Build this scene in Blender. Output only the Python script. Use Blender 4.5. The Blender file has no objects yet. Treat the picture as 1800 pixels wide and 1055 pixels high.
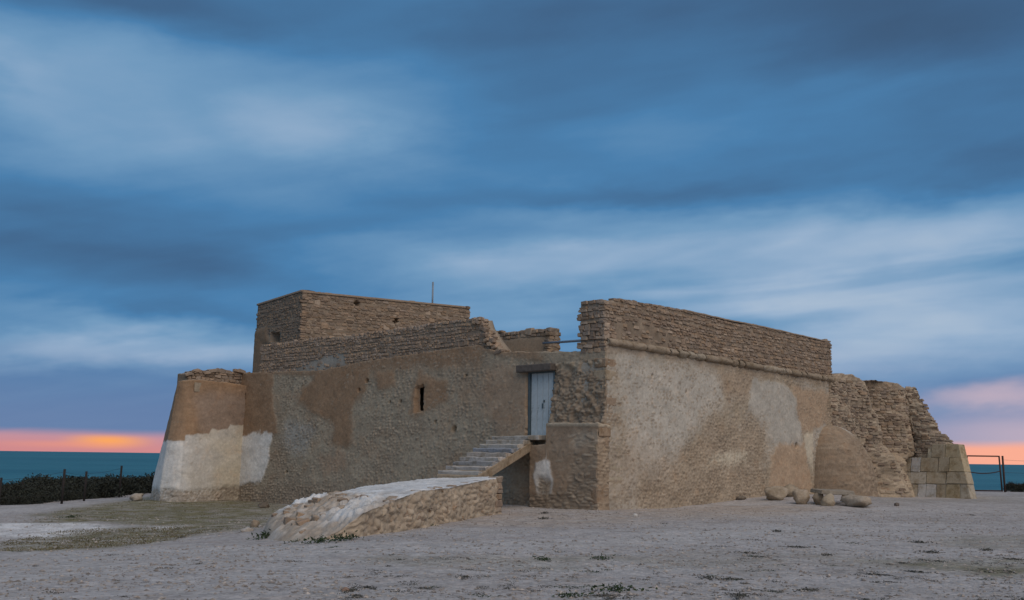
import bpy, math, random
import numpy as np
from mathutils import Matrix, Vector

SC = bpy.context.scene
COL = SC.collection
# ------------------------------------------------------------------ camera, sky, sun, exposure
EYE = 1.6
F_PX, W_PX, H_PX = 1700.0, 1800.0, 1055.0
PITCH, ROLL = math.radians(9.25), math.radians(0.78)
cam_d = bpy.data.cameras.new('camera')
cam = bpy.data.objects.new('camera', cam_d)
COL.objects.link(cam)
cam_d.sensor_width = 36.0
cam_d.lens = 36.0 * F_PX / W_PX
cam_d.clip_start = 0.1
cam_d.clip_end = 60000.0
CAM_M = Matrix.Translation((0, 0, EYE)) @ Matrix.Rotation(math.pi / 2 + PITCH, 4, 'X') @ Matrix.Rotation(ROLL, 4, 'Z')
cam.matrix_world = CAM_M
SC.camera = cam
CR = np.array(CAM_M.to_3x3())
SC.view_settings.view_transform = 'Standard'
SC.view_settings.look = 'None'
SC.view_settings.exposure = 0.35
SC.view_settings.gamma = 1.0
SC.view_settings.use_curve_mapping = False


def ray(px, py):
    """direction of the photograph's sight line through a pixel (used to survey points onto real planes)"""
    d = CR @ np.array([(px - W_PX / 2) / F_PX, -(py - H_PX / 2) / F_PX, -1.0])
    return d / np.linalg.norm(d)


def lin(r, g, b):
    f = lambda c: (c / 255 / 12.92) if c / 255 <= 0.04045 else ((c / 255 + 0.055) / 1.055) ** 2.4
    return (f(r), f(g), f(b), 1.0)


class NT:
    """small node-tree writer"""
    def __init__(s, nt):
        s.nt = nt; s.N = nt.nodes; s.L = nt.links
    def put(s, sock, v):
        if isinstance(v, bpy.types.NodeSocket):
            s.L.new(v, sock)
        elif v is not None:
            sock.default_value = v
    def m(s, op, a, b=None, c=None, clamp=False):
        n = s.N.new('ShaderNodeMath'); n.operation = op; n.use_clamp = clamp
        for i, v in enumerate((a, b, c)):
            if v is not None: s.put(n.inputs[i], v)
        return n.outputs[0]
    def vm(s, op, a, b=None):
        n = s.N.new('ShaderNodeVectorMath'); n.operation = op
        s.put(n.inputs[0], a)
        if b is not None: s.put(n.inputs[1], b)
        return n.outputs['Value'] if op in ('LENGTH', 'DOT_PRODUCT') else n.outputs['Vector']
    def xyz(s, x, y, z):
        n = s.N.new('ShaderNodeCombineXYZ')
        for i, v in enumerate((x, y, z)): s.put(n.inputs[i], v)
        return n.outputs[0]
    def sep(s, v):
        n = s.N.new('ShaderNodeSeparateXYZ'); s.put(n.inputs[0], v); return n.outputs
    def mapping(s, v, loc, rot, scale, typ='TEXTURE'):
        n = s.N.new('ShaderNodeMapping'); n.vector_type = typ; s.put(n.inputs[0], v)
        n.inputs[1].default_value = loc; n.inputs[2].default_value = rot; n.inputs[3].default_value = scale
        return n.outputs[0]
    def noise(s, v, scale, detail=4, rough=0.55, dist=0.0):
        n = s.N.new('ShaderNodeTexNoise'); s.put(n.inputs['Vector'], v)
        n.inputs['Scale'].default_value = scale; n.inputs['Detail'].default_value = detail
        n.inputs['Roughness'].default_value = rough; n.inputs['Distortion'].default_value = dist
        return n.outputs['Fac']
    def rng(s, v, a, b, c=0.0, d=1.0, smooth=True):
        n = s.N.new('ShaderNodeMapRange'); n.interpolation_type = 'SMOOTHSTEP' if smooth else 'LINEAR'
        s.put(n.inputs['Value'], v)
        for k, x in zip(('From Min', 'From Max', 'To Min', 'To Max'), (a, b, c, d)): s.put(n.inputs[k], x)
        return n.outputs['Result']
    def mix(s, f, a, b, mode='MIX'):
        n = s.N.new('ShaderNodeMix'); n.data_type = 'RGBA'; n.blend_type = mode
        s.put(n.inputs[0], f); s.put(n.inputs[6], a); s.put(n.inputs[7], b)
        return n.outputs[2]
    def ramp(s, v, stops):
        n = s.N.new('ShaderNodeValToRGB'); s.put(n.inputs[0], v)
        e = n.color_ramp.elements
        while len(e) < len(stops): e.new(0.5)
        for k, (p, c) in enumerate(stops): e[k].position = p; e[k].color = c
        return n.outputs[0]


def build_world():
    w = bpy.data.worlds.new('World'); SC.world = w; w.use_nodes = True
    t = NT(w.node_tree); t.N.clear()
    out = t.N.new('ShaderNodeOutputWorld'); bg = t.N.new('ShaderNodeBackground')
    t.L.new(bg.outputs[0], out.inputs[0])
    tc = t.N.new('ShaderNodeTexCoord'); D = tc.outputs['Generated']
    x, y, z = t.sep(D)
    az = t.m('ARCTAN2', x, y)
    el = t.m('ARCSINE', z)
    # flat cloud layer seen in perspective: gives streaks that run to the horizon
    zz = t.m('ADD', t.m('MAXIMUM', z, 0.0), 0.16)
    plane = t.xyz(t.m('DIVIDE', x, zz), t.m('DIVIDE', y, zz), 0.0)
    soft = t.noise(t.mapping(plane, (0, 0, 0), (0, 0, 0.5), (2.4, 0.9, 1)), 1.3, 3, 0.5, 0.5)
    soft2 = t.noise(t.mapping(plane, (3.1, 7, 0), (0, 0, -0.35), (1.7, 0.6, 1)), 2.2, 3.5, 0.52, 0.4)
    AE0 = t.xyz(az, el, 0.0)
    fine = t.noise(t.mapping(AE0, (0, 0, 0), (0, 0, 0.12), (0.26, 0.055, 1)), 1.0, 5, 0.55, 0.6)
    warp1 = t.noise(t.mapping(AE0, (5, 2, 0), (0, 0, 0.05), (0.22, 0.10, 1)), 1.0, 5, 0.6)
    warp2 = t.noise(t.mapping(AE0, (1, 9, 0), (0, 0, 0.05), (0.30, 0.12, 1)), 1.0, 5, 0.6)
    a2 = t.m('ADD', az, t.m('MULTIPLY', t.m('SUBTRACT', warp1, 0.5), 0.22))
    e2 = t.m('ADD', el, t.m('MULTIPLY', t.m('SUBTRACT', warp2, 0.5), 0.075))
    AE = t.xyz(a2, e2, 0.0)

    def ae(px, py):
        d = ray(px, py)
        return math.atan2(d[0], d[1]), math.asin(d[2])

    def blob(px, py, rx, ry, rot, vec=AE, inner=0.0):
        a, e = ae(px, py)
        q = t.mapping(vec, (a, e, 0), (0, 0, math.radians(rot)), (rx / F_PX, ry / F_PX, 1))
        return t.rng(t.vm('LENGTH', q), inner, 1.0, 1.0, 0.0)
    # lightness of the cloud deck
    T = t.m('ADD', t.m('ADD', t.rng(el, 0.0, 0.62, 0.47, 0.30), t.rng(t.m('ABSOLUTE', az), 0.9, 2.4, 0.0, 0.22)), t.m('MULTIPLY', t.m('SUBTRACT', soft, 0.5), 0.30))
    T = t.m('ADD', T, t.m('MULTIPLY', t.m('SUBTRACT', soft2, 0.5), 0.22))
    T = t.m('ADD', T, t.m('MULTIPLY', t.m('SUBTRACT', fine, 0.5), 0.14))
    for px, py, rx, ry, rot, amp in (
            (430, 200, 560, 220, 4, 0.22), (520, 212, 230, 80, -4, 0.14), (70, 140, 320, 190, -15, 0.20),
            (20, 110, 120, 60, -10, 0.10), (260, 90, 260, 90, 0, 0.08), (700, 200, 260, 160, 0, 0.06),
            (300, 10, 480, 80, 0, -0.13), (960, 20, 420, 110, 12, -0.12), (1600, 30, 600, 150, -8, -0.18),
            (120, 420, 620, 130, 6, -0.12), (330, 475, 480, 80, 3, -0.10), (620, 340, 320, 60, -10, -0.05),
            (1330, 450, 1000, 120, 3, 0.31), (1600, 410, 520, 90, 4, 0.22), (1050, 392, 520, 40, -1, 0.10),
            (980, 470, 420, 60, 6, 0.12), (1500, 500, 520, 90, 3, 0.12), (1130, 338, 560, 36, 3, -0.12), (1680, 300, 360, 50, 10, -0.10),
            (1330, 210, 620, 70, 7, 0.08), (1620, 585, 480, 110, 4, 0.40), (1460, 560, 220, 34, 8, 0.10), (1350, 630, 420, 80, 0, 0.16),
            (180, 606, 520, 46, 2, 0.42), (120, 560, 500, 26, 0, 0.10), (360, 548, 380, 30, 0, -0.10), (700, 430, 420, 50, 4, 0.08), (850, 560, 300, 70, 0, 0.05)):
        T = t.m('MULTIPLY_ADD', blob(px, py, rx, ry, rot), amp, T)
    wisp = t.noise(t.mapping(AE0, (2, 4, 0), (0, 0, 0.09), (0.30, 0.050, 1)), 1.0, 3, 0.5, 0.5)
    bank = t.m('MAXIMUM', blob(1400, 480, 900, 190, 4), t.m('MULTIPLY', blob(200, 600, 520, 60, 0), 0.8))
    wisp = t.m('ADD', t.m('MULTIPLY', t.rng(wisp, 0.36, 0.66), 0.30), t.m('MULTIPLY', wisp, 0.45))
    T = t.m('MULTIPLY_ADD', t.m('MULTIPLY', t.m('SUBTRACT', wisp, 0.34), bank), 0.62, T)
    col = t.ramp(T, [(0.0, lin(58, 78, 104)), (0.22, lin(66, 101, 138)), (0.42, lin(75, 126, 171)),
                     (0.62, lin(112, 152, 188)), (0.82, lin(148, 174, 202)), (1.0, lin(176, 192, 210))])
    # the air towards the horizon: blue lilac, then the strip of sunset light under the cloud base
    side = t.rng(t.m('ABSOLUTE', az), 0.9, 2.2, 1.0, 0.25)
    lil = t.mix(t.rng(az, -0.2, 0.5), lin(103, 126, 166), lin(128, 143, 179))
    f_l = t.rng(t.m('MULTIPLY_ADD', t.m('SUBTRACT', fine, 0.5), 0.05, el), 0.02, 0.125, 0.88, 0.0)
    col = t.mix(f_l, col, lil)
    pinkhi = t.rng(t.m('MULTIPLY_ADD', t.m('SUBTRACT', fine, 0.5), 0.02, el), 0.028, 0.058, 0.85, 0.0)
    col = t.mix(t.m('MULTIPLY', pinkhi, t.rng(az, 0.33, 0.50)), col, lin(190, 172, 188))
    col = t.mix(t.m('MULTIPLY', blob(1740, 702, 190, 34, 4), 0.75), col, lin(200, 178, 190))
    edge = t.m('MULTIPLY_ADD', t.m('SUBTRACT', fine, 0.5), 0.010, el)
    strip = t.m('MULTIPLY', t.rng(edge, 0.0135, 0.0235, 0.92, 0.0), side)
    glow = t.mix(t.rng(el, 0.0, 0.02), lin(212, 138, 136), lin(194, 146, 158))
    glow = t.mix(t.rng(az, 0.3, 0.46), glow, lin(252, 172, 142))
    col = t.mix(strip, col, glow)
    core = blob(190, 775, 85, 17, 0, AE0)
    col = t.mix(t.m('MULTIPLY', core, t.rng(edge, 0.014, 0.020, 1.0, 0.0)), col, lin(248, 166, 98))
    col = t.mix(t.m('MULTIPLY', blob(120, 781, 150, 9, 0, AE0), 0.45), col, lin(238, 152, 124))
    # under the horizon the world is only the grey of distant water
    col = t.mix(t.rng(el, -0.03, -0.004, 1.0, 0.0), col, lin(48, 84, 100))
    t.L.new(col, bg.inputs[0])
    bg.inputs[1].default_value = 0.80


build_world()
sun_d = bpy.data.lights.new('sun', 'SUN'); sun = bpy.data.objects.new('sun', sun_d); COL.objects.link(sun)
sun_d.energy = 1.5
sun_d.angle = math.radians(70)
sun_d.color = (1.0, 0.825, 0.66)
SUN_DIR = Vector((0.36, -0.60, 0.72)).normalized()      # soft bright cloud behind the photographer
sun.rotation_euler = SUN_DIR.to_track_quat('Z', 'Y').to_euler()

# ------------------------------------------------------------------ numeric helpers
RS = np.random.RandomState(7)
_TAB = RS.rand(512, 512)


def vnoise(x, y, seed=0):
    x = np.asarray(x, float) + seed * 17.31; y = np.asarray(y, float) + seed * 9.73
    xi = np.floor(x).astype(int); yi = np.floor(y).astype(int)
    fx = x - xi; fy = y - yi
    fx = fx * fx * fx * (fx * (fx * 6 - 15) + 10); fy = fy * fy * fy * (fy * (fy * 6 - 15) + 10)
    a = _TAB[xi % 512, yi % 512]; b = _TAB[(xi + 1) % 512, yi % 512]
    c = _TAB[xi % 512, (yi + 1) % 512]; d = _TAB[(xi + 1) % 512, (yi + 1) % 512]
    return (a * (1 - fx) + b * fx) * (1 - fy) + (c * (1 - fx) + d * fx) * fy


def fbm(x, y, octv=4, seed=0, gain=0.5):
    v = 0; a = 1; n = 0
    for k in range(octv):
        v = v + a * vnoise(x * 2 ** k, y * 2 ** k, seed + k * 3 + 1); n += a; a *= gain
    return v / n - 0.5


def sstep(a, b, x):
    t = np.clip((x - a) / (b - a), 0, 1); return t * t * (3 - 2 * t)


def hashi(i, j, seed=0):
    return _TAB[(i * 37 + j * 11 + seed * 101) % 512, (j * 53 + i * 7 + seed * 29) % 512]


def rubble(S, Z, w=0.28, h=0.15, seed=0, warp=0.06, jit=0.40, power=2.6):
    """rough coursed stonework: returns (joint distance + facet tilt, random per stone, second random)"""
    S = S + warp * 2.2 * fbm(S / 0.45, Z / 0.45, 4, seed + 40); Z = Z + warp * 2.2 * fbm(S / 0.5, Z / 0.5, 4, seed + 50)
    u = S / w; v = Z / h
    iv = np.floor(v).astype(int); f1 = np.full(S.shape, 9.0); f2 = np.full(S.shape, 9.0)
    r1 = np.zeros(S.shape); r2 = np.zeros(S.shape); tl = np.zeros(S.shape)
    for dj in (-1, 0, 1):
        j = iv + dj
        off = hashi(j, j * 0 + 3, seed) * 5
        iu = np.floor(u + off).astype(int)
        for di in (-1, 0, 1):
            i = iu + di
            cx = i + 0.5 + jit * 2 * (hashi(i, j, seed + 1) - 0.5) - off
            cy = j + 0.5 + jit * (hashi(i, j, seed + 2) - 0.5) * 1.6
            d = (np.abs(u - cx) ** power + np.abs(v - cy) ** power) ** (1 / power)
            n1 = d < f1
            f2 = np.where(n1, f1, np.minimum(f2, d)); f1 = np.where(n1, d, f1)
            r1 = np.where(n1, hashi(i, j, seed + 5), r1); r2 = np.where(n1, hashi(i, j, seed + 6), r2)
            tl = np.where(n1, (u - cx) * (hashi(i, j, seed + 7) - 0.5) * 1.1 + (v - cy) * (hashi(i, j, seed + 8) - 0.35) * 1.3, tl)
    g = f2 - f1
    return np.clip(g + 0.16 * tl * (g > 0.05), 0, 2), r1, r2


def inpoly(S, Z, poly):
    inside = np.zeros(S.shape, bool); n = len(poly)
    for k in range(n):
        x0, y0 = poly[k]; x1, y1 = poly[(k + 1) % n]
        if y0 == y1: continue
        c = ((y0 > Z) != (y1 > Z)) & (S < (x1 - x0) * (Z - y0) / (y1 - y0) + x0)
        inside ^= c
    return inside


def polysoft(S, Z, poly, soft):
    """soft membership: averages shifted copies of the polygon"""
    acc = np.zeros(S.shape); k = 0
    for a in range(8):
        for r in (0.35, 1.0):
            acc += inpoly(S + soft * r * math.cos(a * 0.785 + r), Z + soft * r * math.sin(a * 0.785 + r), poly); k += 1
    return acc / k


def mesh_from(name, V, quads=None, tris=None, colors=None, smooth=True, mat=None):
    me = bpy.data.meshes.new(name)
    V = np.asarray(V, np.float32)
    faces = []
    nq = 0 if quads is None else len(quads); ntr = 0 if tris is None else len(tris)
    loops = np.concatenate([np.asarray(f, np.int32).ravel() for f in (quads, tris) if f is not None and len(f)])
    me.vertices.add(len(V)); me.vertices.foreach_set('co', V.ravel())
    me.loops.add(len(loops)); me.loops.foreach_set('vertex_index', loops)
    me.polygons.add(nq + ntr)
    st = np.concatenate([np.arange(nq) * 4, nq * 4 + np.arange(ntr) * 3]).astype(np.int32)
    me.polygons.foreach_set('loop_start', st)
    me.polygons.foreach_set('use_smooth', np.full(nq + ntr, smooth, bool))
    me.update(calc_edges=True)
    if colors is not None:
        at = me.color_attributes.new('Col', 'FLOAT_COLOR', 'POINT')
        c = np.ones((len(V), 4), np.float32); c[:, :3] = colors
        at.data.foreach_set('color', c.ravel())
    if mat: me.materials.append(mat)
    return me


def obj(name, me, parent=None, **props):
    o = bpy.data.objects.new(name, me); COL.objects.link(o)
    if parent is not None: o.parent = parent
    for k, v in props.items(): o[k] = v
    return o


def thing(name, label, cat, loc=(0, 0, 0), rz=0.0, group=None):
    o = bpy.data.objects.new(name, None); COL.objects.link(o); o.location = loc; o.rotation_euler = (0, 0, rz)
    o.empty_display_size = 0.2
    o['label'] = label; o['category'] = cat
    if group: o['group'] = group
    return o


def tag(o, label, cat, group=None):
    o['label'] = label; o['category'] = cat
    if group: o['group'] = group
    return o


def child_at(o, parent):
    """parent o (modelled in world coordinates) to a thing standing at its own base"""
    o.parent = parent
    o.matrix_parent_inverse = (Matrix.Translation(parent.location) @ parent.rotation_euler.to_matrix().to_4x4()).inverted()
    return o


# ------------------------------------------------------------------ materials
def mat_masonry(name, fine=1.0, bump=0.5, rough=0.95, use_col=True, base=(0.3, 0.25, 0.2, 1), vary=0.0, stain=0.0):
    m = bpy.data.materials.new(name); m.use_nodes = True
    t = NT(m.node_tree); t.N.clear()
    out = t.N.new('ShaderNodeOutputMaterial'); p = t.N.new('ShaderNodeBsdfPrincipled'); t.L.new(p.outputs[0], out.inputs[0])
    geo = t.N.new('ShaderNodeNewGeometry'); P = geo.outputs['Position']
    if use_col:
        a = t.N.new('ShaderNodeVertexColor'); a.layer_name = 'Col'; c = a.outputs['Color']
    else:
        c = base
    n1 = t.noise(P, 1.3 * fine, 5, 0.6); n2 = t.noise(P, 9 * fine, 5, 0.65); n3 = t.noise(P, 45 * fine, 3, 0.6)
    k = t.m('ADD', t.m('MULTIPLY', n1, 0.55), t.m('ADD', t.m('MULTIPLY', n2, 0.75), t.m('MULTIPLY', n3, 0.45)))
    k = t.rng(k, 0.45, 1.25, 0.62, 1.38, False)
    if vary:
        oi = t.N.new('ShaderNodeObjectInfo')
        k = t.m('MULTIPLY', k, t.rng(oi.outputs['Random'], 0, 1, 1 - vary, 1 + vary, False))
    cc = t.mix(1.0, c, t.xyz(k, k, k), 'MULTIPLY')
    warm = t.noise(t.vm('ADD', P, (31.0, 7.0, 3.0)), 2.1 * fine, 4, 0.6)
    cc = t.mix(t.rng(warm, 0.5, 0.75, 0.0, 0.35), cc, t.mix(1.0, cc, (1.12, 0.93, 0.78, 1), 'MULTIPLY'))
    if stain:
        sn = t.noise(t.vm('ADD', P, (3.0, 17.0, 9.0)), 2.6, 6, 0.68)
        cc = t.mix(t.rng(sn, 0.46, 0.64, 0.0, stain), cc, t.mix(1.0, cc, (0.62, 0.56, 0.47, 1), 'MULTIPLY'))
    t.L.new(cc, p.inputs['Base Color'])
    p.inputs['Roughness'].default_value = rough
    p.inputs['Specular IOR Level'].default_value = 0.12
    b = t.N.new('ShaderNodeBump'); b.inputs['Strength'].default_value = bump; b.inputs['Distance'].default_value = 0.03
    t.L.new(t.m('ADD', n2, t.m('MULTIPLY', n3, 0.7)), b.inputs['Height']); t.L.new(b.outputs[0], p.inputs['Normal'])
    return m


def mat_plain(name, c, rough=0.7, metal=0.0, noise=6.0, amt=0.25, bump=0.1, c2=None, spec=0.3):
    m = bpy.data.materials.new(name); m.use_nodes = True
    t = NT(m.node_tree); p = t.N['Principled BSDF']
    tc = t.N.new('ShaderNodeTexCoord')
    n = t.noise(tc.outputs['Object'], noise, 5, 0.6)
    k = t.rng(n, 0.25, 0.75, 1 - amt, 1 + amt, False)
    cc = t.mix(1.0, (*c, 1), t.xyz(k, k, k), 'MULTIPLY')
    if c2:
        n2 = t.noise(tc.outputs['Object'], noise * 0.6, 6, 0.65)
        cc = t.mix(t.rng(n2, 0.55, 0.66), cc, (*c2, 1))
    t.L.new(cc, p.inputs['Base Color'])
    p.inputs['Roughness'].default_value = rough; p.inputs['Metallic'].default_value = metal
    p.inputs['Specular IOR Level'].default_value = spec
    b = t.N.new('ShaderNodeBump'); b.inputs['Strength'].default_value = bump; b.inputs['Distance'].default_value = 0.01
    t.L.new(n, b.inputs['Height']); t.L.new(b.outputs[0], p.inputs['Normal'])
    return m


M_WALL = mat_masonry('wall_masonry')
M_STONE = mat_masonry('laid_stone', 1.4, 0.6, vary=0.16)
M_BLOCK = mat_masonry('dressed_block', 1.2, 0.7, vary=0.08, stain=0.8)
M_ROCK = mat_masonry('boulder_rock', 1.5, 1.0, stain=0.5)
M_DOOR = mat_plain('weathered_door_paint', (0.43, 0.475, 0.48), 0.75, 0, 5, 0.15, 0.15, (0.22, 0.25, 0.25))
M_DOORDK = mat_plain('dark_door_frame', (0.07, 0.10, 0.115), 0.8)
M_WOOD = mat_plain('old_timber', (0.11, 0.09, 0.075), 0.9, 0, 9, 0.35, 0.4)
M_STEEL = mat_plain('galvanised_pipe', (0.22, 0.25, 0.28), 0.55, 0.2)
M_RUST = mat_plain('rusty_steel', (0.055, 0.028, 0.02), 0.85, 0.0, 14, 0.4, 0.3)
M_POST = mat_plain('dark_post', (0.025, 0.02, 0.018), 0.9)
M_LEAF = mat_plain('weed_leaf', (0.035, 0.055, 0.022), 0.8, 0, 3, 0.4, 0)
M_DRY = mat_plain('dry_weed', (0.07, 0.065, 0.05), 0.9, 0, 3, 0.4, 0)
M_SCRUB = mat_plain('scrub_leaf', (0.030, 0.032, 0.022), 0.85, 0, 2, 0.45, 0)
M_TWIG = mat_plain('scrub_twig', (0.030, 0.024, 0.02), 0.9, 0, 3, 0.3, 0)
M_GRASS = mat_plain('olive_grass', (0.15, 0.125, 0.065), 0.9, 0, 0.8, 0.35, 0)


# ------------------------------------------------------------------ ground and sea
def ground_z(x, y):
    x = np.asarray(x, float); y = np.asarray(y, float)
    z = -0.50 * sstep(0.5, 9.5, -x) * sstep(8, 24, y) - 0.25 * sstep(15, 24, -x) * sstep(20, 36, y)
    z = z + 0.30 * np.exp(-((x - 11.8) / 5.0) ** 2 - ((y - 39.0) / 5.0) ** 2)
    z = z + 0.10 * fbm(x / 5, y / 5, 3, 2) + 0.05 * fbm(x / 1.2, y / 1.2, 3, 5)
    ye = 60 + 22 * sstep(27, 20, np.abs(x - 2)) + 2.5 * fbm(x / 6, x * 0 + 3, 3, 9)
    z = z - 5.5 * sstep(0, 7, y - ye)
    z = z - 5.5 * sstep(26, 38, -x) * sstep(25, 45, y)
    return z


_TT = np.concatenate([np.arange(5, 40, 0.15), np.arange(40, 140, 0.5)])


def on_ground(px, py):
    """first point where the sight line through a pixel meets the ground"""
    d = ray(px, py)
    h = EYE + d[2] * _TT - ground_z(d[0] * _TT, d[1] * _TT)
    i = int(np.argmax(h < 0)) if (h < 0).any() else len(h) - 1
    i = max(i, 1); k = _TT[i - 1] + (_TT[i] - _TT[i - 1]) * h[i - 1] / (h[i - 1] - h[i])
    return np.array([d[0] * k, d[1] * k, float(ground_z(d[0] * k, d[1] * k))])


def gpoly(pts):
    return [tuple(on_ground(*p)[:2]) for p in pts]


def build_ground():
    xs = np.concatenate([np.linspace(-220, -32, 30), np.arange(-31.5, 31.5, 0.14), np.linspace(32, 220, 30)])
    ys = np.concatenate([np.linspace(-160, 6, 40), np.arange(6.4, 36, 0.11), np.arange(36, 64, 0.25), np.linspace(64.5, 92, 30)])
    X, Y = np.meshgrid(xs, ys)
    Z = ground_z(X, Y)
    Z = Z + 0.018 * fbm(X / 0.25, Y / 0.25, 3, 12) * sstep(50, 30, Y)
    big = fbm(X / 4, Y / 2.2, 4, 21); med = fbm(X / 0.9, Y / 0.5, 4, 22)
    sand = np.array([0.368, 0.330, 0.306]); pale = np.array([0.44, 0.405, 0.38]); dull = np.array([0.26, 0.235, 0.20])
    grn = np.array([0.185, 0.165, 0.095]); white = np.array([0.66, 0.63, 0.60])
    C = sand + (pale - sand) * np.clip(0.5 + 1.6 * big, 0, 1)[..., None]
    C = C + (dull - C) * (np.clip(med * 2.2 - 0.12, 0, 1) * 0.65)[..., None]
    wx = X + 0.7 * fbm(X / 1.5, Y / 1.5, 4, 30); wy = Y + 1.6 * fbm(X / 1.5, Y / 1.5, 4, 31)

    def paint(poly, col, amt, soft=0.5, nz=1.0):
        nonlocal C
        q = gpoly(poly)
        mk = polysoft(wx, wy, q, soft) * amt * np.clip(1 + nz * fbm(X / 0.4, Y / 0.4, 4, 33) * 2, 0, 1.3)
        C = C + (col - C) * np.clip(mk, 0, 1)[..., None]
    paint([(60, 905), (270, 872), (420, 872), (500, 890), (455, 930), (330, 938), (200, 918), (70, 925)], grn, 0.85, 0.9)
    paint([(0, 955), (120, 928), (330, 925), (400, 930), (300, 950), (200, 962), (0, 972)], grn, 0.7, 0.5)
    paint([(-40, 922), (150, 918), (200, 930), (120, 943), (-40, 943)], white, 0.8, 0.4)
    paint([(260, 925), (320, 924), (300, 934), (250, 934)], white, 0.6, 0.3)
    paint([(1540, 985), (1820, 985), (1900, 1010), (1820, 1018), (1560, 1000)], grn, 0.65, 0.5)
    paint([(1100, 975), (1500, 970), (1560, 985), (1350, 1000), (1050, 995)], grn, 0.22, 0.8)
    paint([(1650, 942), (1900, 940), (1900, 965), (1650, 960)], grn, 0.3, 0.5)
    paint([(620, 978), (900, 978), (1150, 985), (1000, 1000), (640, 990)], grn, 0.28, 0.4)
    paint([(1500, 872), (1800, 868), (1800, 885), (1560, 890)], dull, 0.45, 0.6)
    paint([(-40, 990), (250, 962), (520, 958), (900, 955), (1200, 935), (1500, 915), (1500, 930), (1200, 955), (900, 972), (400, 985), (-40, 1030)], np.array([0.47, 0.435, 0.405]), 0.55, 0.5, 0.6)
    paint([(-40, 1040), (400, 1000), (620, 998), (400, 1020), (100, 1060), (-40, 1060)], np.array([0.46, 0.425, 0.40]), 0.45, 0.4, 0.6)
    paint([(800, 905), (1060, 895), (1300, 890), (1500, 890), (1100, 925), (850, 925)], np.array([0.41, 0.325, 0.25]), 0.5, 0.8)
    nx, ny = len(xs), len(ys)
    idx = np.arange(nx * ny).reshape(ny, nx)
    q = np.stack([idx[:-1, :-1], idx[:-1, 1:], idx[1:, 1:], idx[1:, :-1]], -1).reshape(-1, 4)
    m = mat_masonry('sandy_gravel', 1.0, 0.9, 0.98)
    t = NT(m.node_tree)
    # gravel grain: small pebble relief and speckle
    p = [n for n in t.N if n.type == 'BSDF_PRINCIPLED'][0]
    geo = [n for n in t.N if n.type == 'NEW_GEOMETRY'][0]
    vo = t.N.new('ShaderNodeTexVoronoi'); t.L.new(geo.outputs['Position'], vo.inputs['Vector']); vo.inputs['Scale'].default_value = 14
    vo2 = t.N.new('ShaderNodeTexVoronoi'); t.L.new(geo.outputs['Position'], vo2.inputs['Vector']); vo2.inputs['Scale'].default_value = 5
    old = p.inputs['Base Color'].links[0].from_socket
    sp = t.sep(vo.outputs['Color'])[0]; sp2 = t.sep(vo2.outputs['Color'])[0]
    k = t.m('MULTIPLY', t.rng(sp, 0, 1, 0.80, 1.15, False), t.rng(sp2, 0, 1, 0.92, 1.07, False))
    t.L.new(t.mix(1.0, old, t.xyz(k, k, k), 'MULTIPLY'), p.inputs['Base Color'])
    b2 = t.N.new('ShaderNodeBump'); b2.inputs['Strength'].default_value = 0.7; b2.inputs['Distance'].default_value = 0.03
    t.L.new(t.m('SUBTRACT', 1.0, vo.outputs['Distance']), b2.inputs['Height'])
    t.L.new(p.inputs['Normal'].links[0].from_socket, b2.inputs['Normal']); t.L.new(b2.outputs[0], p.inputs['Normal'])
    me = mesh_from('ground', np.stack([X, Y, Z], -1).reshape(-1, 3), q, colors=C.reshape(-1, 3), mat=m)
    obj('ground', me, kind='structure')


def build_sea():
    m = bpy.data.materials.new('sea_water'); m.use_nodes = True
    t = NT(m.node_tree); p = t.N['Principled BSDF']
    geo = t.N.new('ShaderNodeNewGeometry'); P = geo.outputs['Position']
    n = t.noise(t.mapping(P, (0, 0, 0), (0, 0, 0.2), (40, 12, 1)), 1.0, 6, 0.6)
    n2 = t.noise(t.mapping(P, (9, 0, 0), (0, 0, -0.1), (900, 160, 1)), 1.0, 4, 0.5)
    k = t.m('ADD', t.m('MULTIPLY', n, 0.5), t.m('MULTIPLY', n2, 0.5))
    t.L.new(t.mix(t.rng(k, 0.35, 0.65), (0.030, 0.128, 0.178, 1), (0.052, 0.185, 0.235, 1)), p.inputs['Base Color'])
    p.inputs['Roughness'].default_value = 0.6
    p.inputs['Specular IOR Level'].default_value = 0.06
    w = t.noise(t.mapping(P, (0, 0, 0), (0, 0, 0.3), (3.0, 1.2, 1)), 1.0, 5, 0.6)
    b = t.N.new('ShaderNodeBump'); b.inputs['Strength'].default_value = 0.8; b.inputs['Distance'].default_value = 0.6
    t.L.new(w, b.inputs['Height']); t.L.new(b.outputs[0], p.inputs['Normal'])
    R, n = 25000.0, 64
    V = [(0, 0, -4.6)] + [(R * math.cos(2 * math.pi * i / n), R * math.sin(2 * math.pi * i / n), -4.6) for i in range(n)]
    T = [(0, 1 + i, 1 + (i + 1) % n) for i in range(n)]
    obj('sea', mesh_from('sea', V, tris=T, mat=m), kind='structure')


build_ground(); build_sea()

# ------------------------------------------------------------------ the fort: plan
DL = np.array([-0.731, 0.682]); DR = np.array([0.682, 0.731]); NL = -DR; NR = np.array([0.731, -0.682])
C0 = np.array([3.06, 31.0])                      # the corner of the two great walls
LW = 21.15
J0 = C0 + DL * LW                                # where the far bastion meets the long shaded wall
RWL = 23.9
E0 = C0 + DR * RWL                               # where the ruined bastion meets the sunny wall


def on_line(px, py, P0, d):
    r = ray(px, py)
    A = np.array([[r[0], -d[0]], [r[1], -d[1]]])
    k, s = np.linalg.solve(A, np.array(P0))
    return s, EYE + r[2] * k


def line_pts(pts, P0, d):
    return [on_line(a, b, P0, d) for a, b in pts]


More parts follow.
